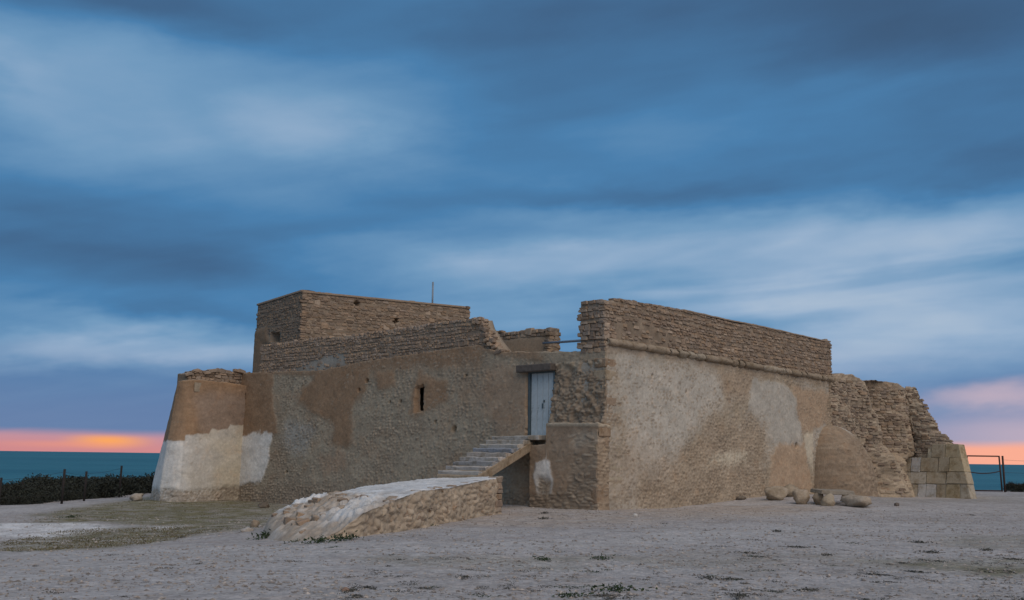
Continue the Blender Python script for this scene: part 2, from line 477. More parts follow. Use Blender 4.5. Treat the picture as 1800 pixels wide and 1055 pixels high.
def profile(pts, P0, d):
    q = sorted(line_pts(pts, P0, d)); S = np.array([a for a, _ in q]); Z = np.array([b for _, b in q])
    return lambda s: np.interp(s, S, Z)


FORT = thing('fort', 'low ruined sandstone fort with battered bastions, stone tower block and high parapet', 'fort', (0, 38, 0))


LAST = {}


def wall(name, bot, top, z0, ztop, disp, colr, res=0.04, thick=0.6, zref=(0.0, 5.4), parent=FORT, end_cols=3, mat=None, capcol=(0.30, 0.235, 0.17), s_from=None, smooth=True, cut=None, clampk=False, kpow=1.0):
    """displaced masonry sheet along a plan polyline, wrapped over its top, ends and back into a solid"""
    bot = np.asarray(bot, float); top = np.asarray(top, float)
    mid = (bot + top) / 2
    seg = np.linalg.norm(np.diff(mid, axis=0), axis=1); acc = np.concatenate([[0], np.cumsum(seg)])
    L = acc[-1]; n = max(4, int(L / res)); s = np.linspace(0, L, n + 1)
    B = np.stack([np.interp(s, acc, bot[:, k]) for k in (0, 1)], -1); T = np.stack([np.interp(s, acc, top[:, k]) for k in (0, 1)], -1)
    # smoothed outward normals
    nr = np.stack([(mid[1:, 1] - mid[:-1, 1]) / seg, -(mid[1:, 0] - mid[:-1, 0]) / seg], -1)
    mids = (acc[1:] + acc[:-1]) / 2
    if len(nr) == 1:
        N = np.repeat(nr, len(s), 0)
    else:
        kk, vv = [], []
        for i in range(len(nr)):
            m = min(0.5, seg[i] * 0.48)
            kk += [acc[i] + m, acc[i + 1] - m]; vv += [nr[i], nr[i]]
        vv = np.array(vv)
        N = np.stack([np.interp(s, kk, vv[:, k]) for k in (0, 1)], -1); N /= np.linalg.norm(N, axis=1)[:, None]
    if s_from is not None: s = s + s_from
    zt = ztop(s); zb = np.full_like(s, z0) if np.isscalar(z0) else z0(s)
    nz = max(3, int(np.max(zt - zb) / res)); f = np.linspace(0, 1, nz + 1)
    S = np.repeat(s[:, None], nz + 1, 1); Z = zb[:, None] + (zt - zb)[:, None] * f[None]
    d = disp(S, Z); C = colr(S, Z, d)
    k = ((Z - zref[0]) / (zref[1] - zref[0]))[..., None]
    if clampk: k = 1 - np.clip(1 - np.clip(k, 0, 1), 0, 1) ** kpow
    XY = B[:, None] * (1 - k) + T[:, None] * k
    XYf = XY + N[:, None] * d[..., None]
    LAST.update(P=XYf, Z=Z, S=S)
    # rows over the top
    rows_xy = [XYf]; rows_z = [Z]; rows_c = [C]
    for q in (0.12, 0.4, 0.75, 1.0):
        off = XY[:, -1] - N * (thick * q)
        rows_xy.append(off[:, None]); wob = 0.10 * fbm(s / 0.22, s * 0 + q * 7, 3, 61) + 0.02
        rows_z.append((zt + wob)[:, None]); rows_c.append(np.tile(np.array(capcol), (len(s), 1, 1)))
    off = XY[:, 0] - N * thick
    rows_xy.append(off[:, None]); rows_z.append(zb[:, None]); rows_c.append(np.tile(np.array(capcol), (len(s), 1, 1)))
    G = np.concatenate([np.concatenate(rows_xy, 1), np.concatenate(rows_z, 1)[..., None]], -1); CC = np.concatenate(rows_c, 1)
    # end columns
    def endcol(i):
        cols = []; nf = nz + 1
        for q in np.linspace(1, 0, end_cols + 1)[:-1] if i == 0 else np.linspace(0, 1, end_cols + 1)[1:]:
            g = G[i].copy(); base = XY[i] - N[i] * (thick * q)
            wob = 0.05 * fbm(Z[i] / 0.2, Z[i] * 0 + q * 5 + i, 3, 71)
            tang = (B[1] - B[0]) / np.linalg.norm(B[1] - B[0]) if i == 0 else (B[-2] - B[-1]) / np.linalg.norm(B[-2] - B[-1])
            g[:nf, :2] = base + tang * (-wob[:, None] if q < 1 else 0)
            for r in range(4): g[nf + r, :2] = XY[i, -1] - N[i] * thick * max(q, (0.12, 0.4, 0.75, 1.0)[r])
            cols.append(g)
        return np.array(cols)
    a, b = endcol(0), endcol(-1)
    G = np.concatenate([a, G, b], 0); CC = np.concatenate([np.repeat(CC[:1], len(a), 0), CC, np.repeat(CC[-1:], len(b), 0)], 0)
    ni, nj = G.shape[:2]
    idx = np.arange(ni * nj).reshape(ni, nj)
    q = np.stack([idx[:-1, :-1], idx[1:, :-1], idx[1:, 1:], idx[:-1, 1:]], -1).reshape(-1, 4)
    if cut is not None:
        mk = np.zeros((ni, nj), bool); mk[end_cols:end_cols + len(s), :nz + 1] = cut(S, Z)
        q = q[~mk.ravel()[q].all(1)]
    me = mesh_from(name, G.reshape(-1, 3), q, colors=CC.reshape(-1, 3), mat=mat or M_WALL, smooth=smooth)
    o = obj(name, me)
    child_at(o, parent) if parent is not None else None
    return o


STONE_A = np.array([0.30, 0.225, 0.155]); STONE_B = np.array([0.37, 0.295, 0.215]); STONE_C = np.array([0.24, 0.185, 0.135])
JOINT = np.array([0.185, 0.145, 0.108])
BROWN = np.array([0.275, 0.178, 0.108]); BEIGE = np.array([0.315, 0.255, 0.182]); GREY = np.array([0.365, 0.332, 0.28])
WHITE = np.array([0.62, 0.585, 0.53]); CREAM = np.array([0.52, 0.45, 0.34]); TAN = np.array([0.34, 0.245, 0.165])


def stone_col(r1, r2):
    c = STONE_A + (STONE_B - STONE_A) * r1[..., None]
    return c + (STONE_C - c) * (np.clip(r2 * 1.6 - 0.7, 0, 1) * 0.8)[..., None]


def masonry(S, Z, level, seed, w=0.20, h=0.105, depth=0.062):
    """stones poke out of a skin of plaster whose thickness is 'level' (0 bare .. 1 fully covered)"""
    gap, r1, r2 = rubble(S, Z, w, h, seed, 0.09)
    hf = fbm(S / 0.09, Z / 0.07, 3, seed + 8, 0.6)
    stone = (np.clip(gap / 0.40, 0, 1.2) ** 0.7) * (0.40 + 0.60 * r1) + 0.22 * hf
    lv = level + 0.55 * fbm(S / 0.30, Z / 0.24, 5, seed + 9, 0.62) + 0.7 * fbm(S / 0.9, Z / 0.6, 3, seed + 14) * np.clip(1.3 - level, 0, 1)
    pit = np.clip(fbm(S / 0.13, Z / 0.10, 3, seed + 12, 0.6) - 0.17, 0, 1) * 5.0 * np.clip(1.35 - level, 0, 1)
    plas = lv * 1.05 + 0.10 * fbm(S / 0.12, Z / 0.12, 4, seed + 11) - pit
    h_ = np.maximum(stone, plas)
    cov = sstep(-0.12, 0.16, plas - stone)
    return h_ * depth, cov, r1, r2, np.clip(gap / 0.22, 0, 1) * (1 - 0.5 * np.clip(pit * 1.5, 0, 1))


def compose(S, Z, cover, r1, r2, gap, pcol):
    st = stone_col(r1, r2); st = st + (pcol * 0.95 - st) * 0.40
    st = JOINT + (st - JOINT) * (0.30 + 0.70 * gap)[..., None]
    mott = 1 + 0.34 * fbm(S / 0.45, Z / 0.35, 5, 191, 0.65) + 0.16 * fbm(S / 0.08, Z / 0.08, 2, 192)
    return (st + (pcol - st) * cover[..., None]) * mott[..., None]


# ---- the long shaded wall with the doorway and the loophole
OL, dl = J0, -DL
L_top = profile([(440, 656), (449, 656), (571, 651), (600, 645), (628, 638), (657, 633), (742, 621), (799, 612), (842, 606.5), (852, 613), (879, 619), (975, 619), (1000, 618.5), (1072, 617)], OL, dl)
DOOR = line_pts([(927, 652), (975, 649), (966, 768), (927, 768)], OL, dl)
SLIT = line_pts([(732, 680), (746, 677), (746.5, 725), (731, 725)], OL, dl)
SLIT_IN = line_pts([(734.5, 681), (745.5, 678), (745.8, 724), (735.5, 722)], OL, dl)
HOLES_L = [(on_line(a, b, OL, dl), r) for a, b, r in ((646, 670, 0.10), (633, 686, 0.09), (706, 706, 0.09), (687, 707, 0.06), (800, 755, 0.16), (508, 830, 0.10), (555, 748, 0.07), (820, 660, 0.07), (768, 742, .06))]
_L = {}


def left_fields(S, Z):
    key = S.shape
    wS = S + 0.6 * fbm(S / 0.9, Z / 0.9, 6, 3, 0.68); wZ = Z + 0.6 * fbm(S / 0.9, Z / 0.9, 6, 4, 0.68)
    lev = 0.50 + 0.55 * fbm(S / 1.6, Z / 1.1, 4, 14)
    pc = np.tile(BEIGE, S.shape + (1,)) + (np.array([0.34, 0.282, 0.203]) - BEIGE) * np.clip(0.62 + 2.2 * fbm(S / 1.3, Z / 1.0, 4, 15), 0, 1)[..., None]
    pc = pc + (BROWN * 1.12 - pc) * np.clip(3.2 * fbm(S / 2.2, Z / 1.3, 6, 17, 0.62) - 0.25, 0, 0.75)[..., None]

    def patch(pts, col, level, soft=0.12, raw=False):
        nonlocal lev, pc
        m = polysoft(S if raw else wS, Z if raw else wZ, line_pts(pts, OL, dl), soft)
        pc = pc + (col - pc) * m[..., None]; lev = lev + (level - lev) * m
    band = sstep(0.22, 0.0, L_top(S) - Z - 0.12 - 0.3 * fbm(S / 0.8, S * 0, 3, 77))
    pc = pc + (BROWN * 0.95 - pc) * (band * 0.8)[..., None]; lev = lev + (0.9 - lev) * band
    low = sstep(0.35, -0.25, Z - 0.15 - 0.06 * S * 0 - 0.5 * fbm(S / 1.2, S * 0 + 2, 3, 78))
    lev = lev * (1 - low) + 0.0 * low; pc = pc + (STONE_A - pc) * (low * 0.6)[..., None]
    patch([(400, 652), (478, 655), (490, 765), (400, 768)], BROWN, 1.15, 0.10)
    patch([(560, 655), (650, 640), (640, 690), (622, 720), (622, 784), (592, 784), (585, 745), (558, 735), (520, 705)], BROWN * 1.02, 1.1, 0.18)
    patch([(600, 640), (740, 618), (850, 606), (850, 640), (700, 650), (600, 668)], BROWN * 1.0, 0.75, 0.3)
    patch([(655, 660), (695, 652), (700, 680), (665, 690)], BROWN * 1.15, 1.0, 0.15)
    patch([(735, 655), (792, 668), (792, 700), (750, 728), (724, 726)], BROWN * 1.12, 0.95, 0.15)
    patch([(852, 640), (932, 650), (932, 770), (880, 770), (850, 700)], TAN * 0.95, 0.85, 0.25)
    patch([(560, 805), (610, 790), (612, 822), (575, 832)], TAN, 0.8, 0.15)
    patch([(500, 740), (560, 750), (540, 800), (500, 790)], GREY * 0.95, 0.6, 0.25)
    patch([(400, 763), (483, 761), (478, 815), (465, 848), (400, 852)], WHITE, 1.25, 0.06)
    patch([(940, 612), (1075, 612), (1075, 645), (975, 640)], BEIGE, 0.7, 0.2)
    patch([(974, 650), (1075, 650), (1075, 745), (966, 745)], STONE_A, 0.02, 0.15)
    return lev, pc


def left_disp(S, Z):
    lev, pc = left_fields(S, Z)
    d, cov, r1, r2, g = masonry(S, Z, lev, 1)
    jam = inpoly(S, Z, line_pts([(973, 640), (1080, 630), (1080, 745), (963, 745)], OL, dl))
    d = d + jam * 0.34 * fbm(S / 0.30, Z / 0.25, 5, 91, 0.62)
    d = d + 0.05 * fbm(S / 2.5, Z / 2.5, 3, 16) - 0.04
    dark = np.ones(S.shape)
    sl = inpoly(S + 0.03 * fbm(S / .12, Z / .12, 3, 5), Z + 0.05 * fbm(S / .12, Z / .12, 3, 6), SLIT)
    d = np.where(sl, -0.13, d)
    dr = inpoly(S + 0.05 * fbm(S / .2, Z / .2, 3, 5), Z, DOOR)
    d = np.where(dr, -0.34, d)
    for (hs, hz), r in HOLES_L:
        q = np.hypot(S - hs, (Z - hz) * 1.1) + 0.09 * fbm(S / .09, Z / .09, 3, 6)
        d = d - 0.22 * sstep(r, r * 0.55, q)
    _L['v'] = (lev, pc, cov, r1, r2, g)
    return d


def left_col(S, Z, d):
    lev, pc, cov, r1, r2, g = _L['v']
    c = compose(S, Z, cov, r1, r2, g, pc)
    return c


wall('rampart_wall', [J0 - DL * (-0.6) + NL * 0.16, C0 + NL * 0.16], [J0 + DL * 0.6, C0], -1.2, lambda s: L_top(s - 0.6) + 0.07 * fbm(s / 0.35, s * 0, 3, 8),
     lambda S, Z: left_disp(S - 0.6, Z), lambda S, Z, d: left_col(S - 0.6, Z, d), res=0.036, thick=0.95, cut=lambda S, Z: inpoly(S - 0.6 + 0.02 * fbm(Z / .1, Z * 0, 3, 5), Z, SLIT_IN))

# ---- the pier under the doorstep, proud of the wall, to the corner
PO = C0 + NL * 0.47
PS0, _ = on_line(933, 800, PO, dl)                # distance left of the corner (negative)
PL = -PS0
P_org = PO + dl * PS0
P_topf = profile([(930, 784), (962, 781), (964, 744), (1052, 744), (1075, 746)], P_org, dl)
_P = {}


def pier_disp(S, Z):
    wS = S + 0.25 * fbm(S / 0.6, Z / 0.6, 5, 3, 0.6); wZ = Z + 0.25 * fbm(S / 0.6, Z / 0.6, 5, 4, 0.6)
    lev = 0.92 + 0.4 * fbm(S / 1.1, Z / 0.8, 4, 24)
    pc = np.tile(TAN * 0.92, S.shape + (1,))

    def patch(pts, col, level, soft=0.1):
        nonlocal lev, pc
        m = polysoft(wS, wZ, line_pts(pts, P_org, dl), soft); pc = pc + (col - pc) * m[..., None]; lev = lev + (level - lev) * m
    patch([(1000, 868), (1008, 812), (1030, 790), (1100, 770), (1100, 900), (880, 900), (880, 872)], STONE_A, 0.22, 0.15)
    patch([(1000, 760), (1066, 750), (1066, 775), (1010, 785)], STONE_B, 0.45, 0.15)
    patch([(945, 812), (958, 806), (970, 812), (974, 840), (971, 868), (945, 866), (941, 835)], WHITE * 1.05, 1.2, 0.05)
    patch([(948, 842), (970, 842), (970, 870), (946, 870)], STONE_B, 0.4, 0.12)
    z1 = P_topf(S) - Z
    d, cov, r1, r2, g = masonry(S, Z, lev, 9, 0.36, 0.10, 0.075)
    lip = sstep(0.16, 0.06, z1) * (S > PL - 2.05)
    d = d + 0.04 * lip
    pc = pc + (CREAM * 0.9 - pc) * (lip * 0.6)[..., None]; cov = np.maximum(cov, lip)
    # rubbed corner
    _P['v'] = (cov, r1, r2, g, pc)
    return d


def pier_col(S, Z, d):
    cov, r1, r2, g, pc = _P['v']; return compose(S, Z, cov, r1, r2, g, pc)


wall('corner_pier', [P_org, PO + DR * 0.0, PO + DR * 0.55], [P_org, PO, PO + DR * 0.55], -0.5, lambda s: P_topf(s) + 0.03 * fbm(s / 0.2, s * 0, 3, 8) - 0.012 * np.maximum(s - PL, 0),
     pier_disp, pier_col, res=0.033, thick=0.42)

# ---- the lit wall
OR = C0
R_corn = profile([(1072, 602), (1461, 668)], OR, DR)
R_top = lambda s: R_corn(s) + 0.02
_R = {}
DOME_S = on_line(1470, 866, OR, DR)[0]


def right_disp(S, Z):
    wS = S + 0.9 * fbm(S / 0.9, Z / 0.9, 6, 33, 0.68); wZ = Z + 0.7 * fbm(S / 0.9, Z / 0.9, 6, 34, 0.68)
    lev = 0.50 + 0.55 * fbm(S / 1.8, Z / 1.1, 4, 34)
    pc = np.tile(BEIGE * 1.05, S.shape + (1,)) + (GREY - BEIGE * 1.05) * np.clip(0.45 + 2.8 * fbm(S / 1.4, Z / 1.2, 6, 35, 0.62), 0, 1)[..., None]

    def patch(pts, col, level, soft=0.2, amt=1.0):
        nonlocal lev, pc
        m = polysoft(wS, wZ, line_pts(pts, OR, DR), soft) * amt; pc = pc + (col - pc) * m[..., None]; lev = lev + (level - lev) * m
    patch([(1085, 622), (1180, 632), (1265, 655), (1270, 720), (1210, 770), (1180, 830), (1110, 800), (1085, 700)], GREY * 1.20, 0.80, 0.45, 0.95)
    patch([(1050, 770), (1110, 775), (1190, 800), (1180, 880), (1050, 895)], (TAN + GREY) * 0.56, 0.70, 0.7, 0.7)
    patch([(1255, 648), (1330, 662), (1322, 690), (1305, 706), (1270, 690)], TAN * 1.05, 0.6, 0.4, 0.65)
    patch([(1322, 670), (1385, 676), (1402, 705), (1405, 790), (1375, 800), (1340, 760), (1318, 720)], GREY * 1.08, 1.05, 0.12)
    patch([(1392, 672), (1460, 690), (1456, 745), (1425, 760), (1404, 760)], TAN * 1.08, 0.72, 0.15)
    patch([(1355, 800), (1370, 785), (1412, 782), (1425, 865), (1350, 870)], TAN * 1.1, 1.0, 0.12)
    patch([(1409, 768), (1426, 764), (1430, 800), (1424, 828), (1414, 800)], CREAM * 1.0, 1.15, 0.10, 0.85)
    patch([(1240, 735), (1345, 745), (1350, 800), (1290, 845), (1180, 850), (1160, 825), (1230, 790)], STONE_B, 0.16, 0.7, 0.9)
    patch([(1120, 850), (1345, 822), (1350, 880), (1120, 895)], STONE_B, 0.12, 0.35)
    patch([(1250, 800), (1310, 790), (1310, 815), (1240, 825)], CREAM * 0.95, 0.6, 0.2)
    patch([(1456, 660), (1600, 690), (1600, 800), (1456, 760)], STONE_A * 1.1, 0.08, 0.1)
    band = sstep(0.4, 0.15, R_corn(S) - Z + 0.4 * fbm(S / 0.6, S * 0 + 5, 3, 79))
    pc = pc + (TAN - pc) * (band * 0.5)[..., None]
    d, cov, r1, r2, g = masonry(S, Z, lev, 19, 0.20, 0.11, 0.065)
    d = d + 0.06 * fbm(S / 2.5, Z / 2.5, 3, 36) - 0.03
    hs, hz = on_line(1398, 783, OR, DR)
    d = d - 0.25 * sstep(0.14, 0.07, np.hypot(S - hs, Z - hz))
    for px, py, r in ((1085, 737, 0.07), (1110, 648, .05), (1146, 660, .05), (1205, 690, .06), (1178, 770, .05), (1090, 712, .05)):
        hs, hz = on_line(px, py, OR, DR); d = d - 0.14 * sstep(r, r * 0.5, np.hypot(S - hs, Z - hz) + 0.05 * fbm(S / .07, Z / .07, 2, 6))
    _R['v'] = (cov, r1, r2, g, pc)
    return d


RMAIN = on_line(1464, 700, OR, DR)[0]
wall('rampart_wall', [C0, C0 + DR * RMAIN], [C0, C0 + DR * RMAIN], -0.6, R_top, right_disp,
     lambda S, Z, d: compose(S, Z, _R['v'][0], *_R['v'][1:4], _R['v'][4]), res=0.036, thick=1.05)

# ---- far bastion at the seaward end of the shaded wall
K_t = np.array([-14.45, 42.95]); K_b = K_t + np.array([0.10, -0.22])
B2_t = K_t + np.array([-1.15, 2.70]); B2_b = B2_t + np.array([-0.90, -0.35])
KL_b = K_b + np.array([-0.10, 0.10])
Jb_t = J0 + np.array([0.15, 0.16]); Jb_b = Jb_t + np.array([0.05, -0.05])
B3_t = B2_t + np.array([4.5, 3.5]); B3_b = B3_t + np.array([-0.2, 0.6])
K1_t = K_t + np.array([-0.38, 0.36]); K1_b = np.array([-15.35, 43.25])
flank_d = (Jb_t - K_t) / np.linalg.norm(Jb_t - K_t)
def arc(a, k, b):
    return [a * (1 - t) ** 2 + k * 2 * t * (1 - t) + b * t * t for t in (0.0, 0.17, 0.33, 0.5, 0.67, 0.83, 1.0)]


Ka_t = K_t + flank_d * 0.55; Ka_b = K_b + flank_d * 0.55
bast_bot = [B3_b, B2_b] + arc(K1_b, K_b, Ka_b) + [Jb_b]; bast_top = [B3_t, B2_t] + arc(K1_t, K_t, Ka_t) + [Jb_t]
_mid = (np.array(bast_bot) + np.array(bast_top)) / 2
_acc = np.concatenate([[0], np.cumsum(np.linalg.norm(np.diff(_mid, axis=0), axis=1))])
SK = _acc[5]                                       # arc length at the corner
BT = profile([(325, 669), (345, 668), (400, 673), (437, 680), (450, 681)], K_t, flank_d)
_B = {}


def bast_top_f(s):
    u = s - SK
    return np.where(u > 0, BT(np.maximum(u, 0)), BT(0.0) - 0.05 * np.minimum(-u, 2)) + 0.02 * fbm(s / 0.3, s * 0, 3, 81)


def bast_disp(S, Z):
    u = S - SK
    wu = u + 0.2 * fbm(S / 0.5, Z / 0.5, 5, 43, 0.6); wz = Z + 0.22 * fbm(S / 0.5, Z / 0.5, 5, 44, 0.6)
    pc = np.tile(BROWN * 1.06, S.shape + (1,)) * (1 + 0.5 * fbm(S / 0.9, Z / 1.4, 5, 47, 0.6))[..., None]; lev = np.full(S.shape, 1.15)
    zz = lambda px, py: on_line(px, py, K_t, flank_d)
    w0 = zz(335, 765)[1]; w1 = zz(400, 758)[1]; sA = zz(327, 765)[0]
    gm = polysoft(wu, wz, [zz(335, 690), zz(440, 690), zz(440, 770), zz(350, 770)], 0.35)
    pc = pc + (np.array([0.275, 0.21, 0.165]) - pc) * (gm * 0.8)[..., None]
    edge = np.where(u < 0.15, zz(327, 775)[1], w0 + 0.03 + (w1 - w0 + 0.05) * sstep(1.25, 1.45, u) + 0.24 * sstep(2.25, 2.4, u))
    wm = sstep(0.03, -0.03, wz - edge)
    wc = np.where((u < 0.12)[..., None], WHITE * 1.02, WHITE * 0.86 + (CREAM - WHITE * 0.86) * np.clip(0.35 * u - 0.1 + 1.2 * fbm(S / 1.2, Z / 1.2, 3, 45), 0, 1)[..., None])
    pc = pc + (wc - pc) * wm[..., None]
    low = zz(330, 866)[1] + 0.10 + np.where(u > 1.6, 0.12, 0.0)
    lm = sstep(0.12, -0.15, wz - low)
    lev = lev * (1 - lm) + 0.08 * lm
    d, cov, r1, r2, g = masonry(S, Z, lev, 29, 0.2, 0.12, 0.06)
    d = d + 0.06 * fbm(S / 1.5, Z / 1.5, 3, 46)
    for px, py, r in ((432, 697, 0.10),):
        hs, hz = zz(px, py); d = d - 0.2 * sstep(r, r * .4, np.hypot(u - hs, (Z - hz) * 0.4) + 0.06 * fbm(S / .1, Z / .1, 2, 4))
    _B['v'] = (cov, r1, r2, g, pc)
    return d


wall('bastion', bast_bot, bast_top, -1.6, bast_top_f, bast_disp, lambda S, Z, d: compose(S, Z, _B['v'][0], *_B['v'][1:4], _B['v'][4]),
     res=0.045, thick=0.3, zref=(-0.5, 4.9))

# ------------------------------------------------------------------ laid stones
SRNG = random.Random(11)
PAL = [(0.285, 0.208, 0.148), (0.335, 0.258, 0.19), (0.235, 0.174, 0.128), (0.30, 0.212, 0.142), (0.262, 0.205, 0.158), (0.37, 0.295, 0.215)]


def stone_proto(seed, rough=0.11, cham=0.12, ch3=None):
    """a roughly squared stone: 24 corners cut off and pushed about, 44 triangles"""
    r = random.Random(seed); V = []; key = {}
    for sx in (-1, 1):
        for sy in (-1, 1):
            for sz in (-1, 1):
                j = [r.uniform(-rough, rough) for _ in range(3)]
                for ax in range(3):
                    p = [sx * 0.5, sy * 0.5, sz * 0.5]
                    for k in range(3):
                        if k != ax: p[k] -= (sx, sy, sz)[k] * (cham if ch3 is None else ch3[k]) * r.uniform(0.6, 1.6)
                        p[k] += j[k] * (0.9 if k != 1 else 0.6) + r.uniform(-rough, rough) * 0.25
                    key[(sx, sy, sz, ax)] = len(V); V.append(p)
    Fq, Ft = [], []
    for ax in range(3):
        o = [k for k in range(3) if k != ax]
        for s in (-1, 1):
            loop = []
            for a, b in ((-1, -1), (1, -1), (1, 1), (-1, 1)):
                q = [0, 0, 0]; q[ax] = s; q[o[0]] = a; q[o[1]] = b; loop.append(key[(*q, ax)])
            flip = (s < 0) ^ (ax == 1)
            Fq.append(loop[::-1] if flip else loop)
    for ax in range(3):                                  # edges along axis ax
        o = [k for k in range(3) if k != ax]
        for a in (-1, 1):
            for b in (-1, 1):
                q = [0, 0, 0]; q[o[0]] = a; q[o[1]] = b
                q0 = q[:]; q0[ax] = -1; q1 = q[:]; q1[ax] = 1
                Fq.append([key[(*q0, o[0])], key[(*q1, o[0])], key[(*q1, o[1])], key[(*q0, o[1])]])
    for sx in (-1, 1):
        for sy in (-1, 1):
            for sz in (-1, 1):
                Ft.append([key[(sx, sy, sz, k)] for k in range(3)])
    V = np.array(V)
    def fix(fs):
        out = []
        for f in fs:
            p = V[f]; n = np.cross(p[1] - p[0], p[2] - p[0]); out.append(f if np.dot(n, p.mean(0)) > 0 else f[::-1])
        return np.array(out)
    return V, fix(Fq), fix(Ft)


PROTO = [stone_proto(100 + k) for k in range(14)]
STONE_MESH = {}


def stone_mesh(v, c):
    if (v, c) not in STONE_MESH:
        V, q, t = PROTO[v]
        STONE_MESH[(v, c)] = mesh_from('stone', V, q, t, colors=np.tile(PAL[c], (len(V), 1)), mat=M_STONE, smooth=False)
    return STONE_MESH[(v, c)]


STONES = []                                             # (part, position, dir, normal, size, roll, variant, colour)


def lay(part, P0, d, nrm, s0, s1, zb, zt, hh=(0.12, 0.19), ww=(0.18, 0.40), hole=None, seed=1, depth=0.26, proud=0.022, tilt=0.0, keep=1.0, wav=0.03, pal=(0, 1, 2, 3, 4), tall=0.07):
    r = random.Random(seed); nrm = np.array(nrm); d = np.array(d)
    zlo = min(zb(s) for s in np.linspace(s0, s1, 20)); zhi = max(zt(s) for s in np.linspace(s0, s1, 60))
    z = zlo - 0.05
    while z < zhi + 0.1:
        h = r.uniform(*hh); s = s0 + r.uniform(-0.15, 0.05); ph = r.uniform(0, 50)
        while s < s1:
            w = r.uniform(*ww) * (1.35 if r.random() < 0.08 else 1.0); w = min(w, s1 - s + 0.06)
            if w < 0.08: break
            c = s + w / 2; zc = z + h / 2 + wav * math.sin(c * 0.9 + ph) + r.uniform(-0.012, 0.012) + tilt * c
            top = zt(c)
            if zb(c) - h * 0.4 < zc and zc + h * 0.35 < top + 0.03 and r.random() < keep and not (hole and hole(c, zc)):
                hs = h * (r.uniform(0.80, 0.95) if r.random() > tall else r.uniform(1.4, 1.8)); zc += r.uniform(-0.009, 0.009)
                p = P0 + d * c + nrm * (r.uniform(-0.015, 0.02) + proud - depth / 2)
                STONES.append((part, (p[0], p[1], zc), d, nrm, (w * r.uniform(0.87, 0.96), depth, hs), r.uniform(-0.06, 0.06), r.randrange(len(PROTO)), r.choice(pal)))
            s += w
        z += h * 0.98


def mats(st):
    part, p, d, n, sz, roll, v, c = st
    a = math.atan2(d[1], d[0])
    return Matrix.Translation(p) @ Matrix.Rotation(a, 4, 'Z') @ Matrix.Rotation(roll, 4, 'Y') @ Matrix.Diagonal((*sz, 1))


def flat_core(S, Z):
    return 0.04 * fbm(S / 0.25, Z / 0.2, 4, 55) - 0.006


def core_col(S, Z, d):
    c = np.array([0.235, 0.182, 0.132])
    return np.tile(c, S.shape + (1,)) * (1 + 0.8 * fbm(S / 0.4, Z / 0.3, 4, 56))[..., None]


# right parapet above the moulding
PAR_top_px = [(1070, 526), (1110, 526), (1150, 534), (1200, 544.5), (1250, 556), (1282, 563), (1340, 574), (1400, 588), (1440, 597), (1461, 601)]
Rp0 = C0 + NR * (-0.05)
par_top = profile(PAR_top_px, Rp0, DR)
PAR_L = on_line(1461, 640, Rp0, DR)[0]; PAL_R = PAR_L - 0.05
par_core = wall('parapet', [Rp0, Rp0 + DR * PAR_L], [Rp0, Rp0 + DR * PAR_L], 5.0, lambda s: par_top(s) - 0.05 + 0.03 * fbm(s / 0.3, s * 0, 3, 66), flat_core, core_col, res=0.09, thick=1.0)
MORT = line_pts([(1078, 570), (1130, 560), (1185, 590), (1170, 615), (1085, 606)], Rp0, DR)
HOLES_R = [on_line(a, b, Rp0, DR) for a, b in ((1403, 637), (1322, 580), (1110, 570))]
lay(par_core, Rp0, DR, NR, 0.0, PAR_L, lambda s: R_corn(s) + 0.12, par_top, seed=5, hh=(0.095, 0.135), ww=(0.14, 0.30), tall=0.05, hole=lambda s, z: any(math.hypot(s - a, z - b) < 0.12 for a, b in HOLES_R) or (bool(inpoly(np.array([s]), np.array([z]), MORT)[0]) and SRNG.random() < 0.6), wav=0.04)
# its broken end over the doorway, facing along the shaded wall
END_W = 1.02
lay(par_core, Rp0 + DL * END_W, -DL, NL, 0.0, END_W, lambda s: 5.05, lambda s: par_top(0.0) + 0.02 - 0.05 * (s < 0.3), seed=6, hh=(0.10, 0.18), ww=(0.14, 0.36), proud=0.05)

# upper wall over the shaded rampart, its inland end broken down in steps
Up0 = J0 - NL * 0.12
U_top = profile([(461, 606), (502, 600), (570, 593), (640, 586.5), (685, 579.5), (742, 569.6), (813, 560.5), (846, 559.6), (849, 574), (856, 582), (862, 592), (870, 600), (876, 610), (884, 620)], Up0, dl)
U0 = on_line(459, 620, Up0, dl)[0]; U1 = on_line(884, 612, Up0, dl)[0]
up_core = wall('upper_wall', [Up0 + dl * U0, Up0 + dl * U1], [Up0 + dl * U0, Up0 + dl * U1], 4.3, lambda s: U_top(s) - 0.06 + 0.04 * fbm(s / 0.3, s * 0, 3, 67), flat_core,
               lambda S, Z, d: core_col(S, Z, d) + (GREY * 0.85 - core_col(S, Z, d)) * polysoft(S, Z + 0.2 * fbm(S / .5, Z / .5, 4, 58), line_pts([(508, 652), (575, 622), (610, 615), (612, 640), (560, 652)], Up0, dl), 0.2)[..., None],
               res=0.07, thick=0.6, s_from=U0)
LIME = line_pts([(508, 654), (575, 624), (604, 616), (606, 642), (560, 653)], Up0, dl)
lay(up_core, Up0, dl, NL, U0, U1, lambda s: L_top(s) - 0.02, U_top, seed=7, hh=(0.085, 0.13), ww=(0.12, 0.26), tilt=0.0, pal=(0, 2, 3, 2, 4),
    hole=lambda s, z: bool(inpoly(np.array([s]), np.array([z]), LIME)[0]) and SRNG.random() < 0.75)
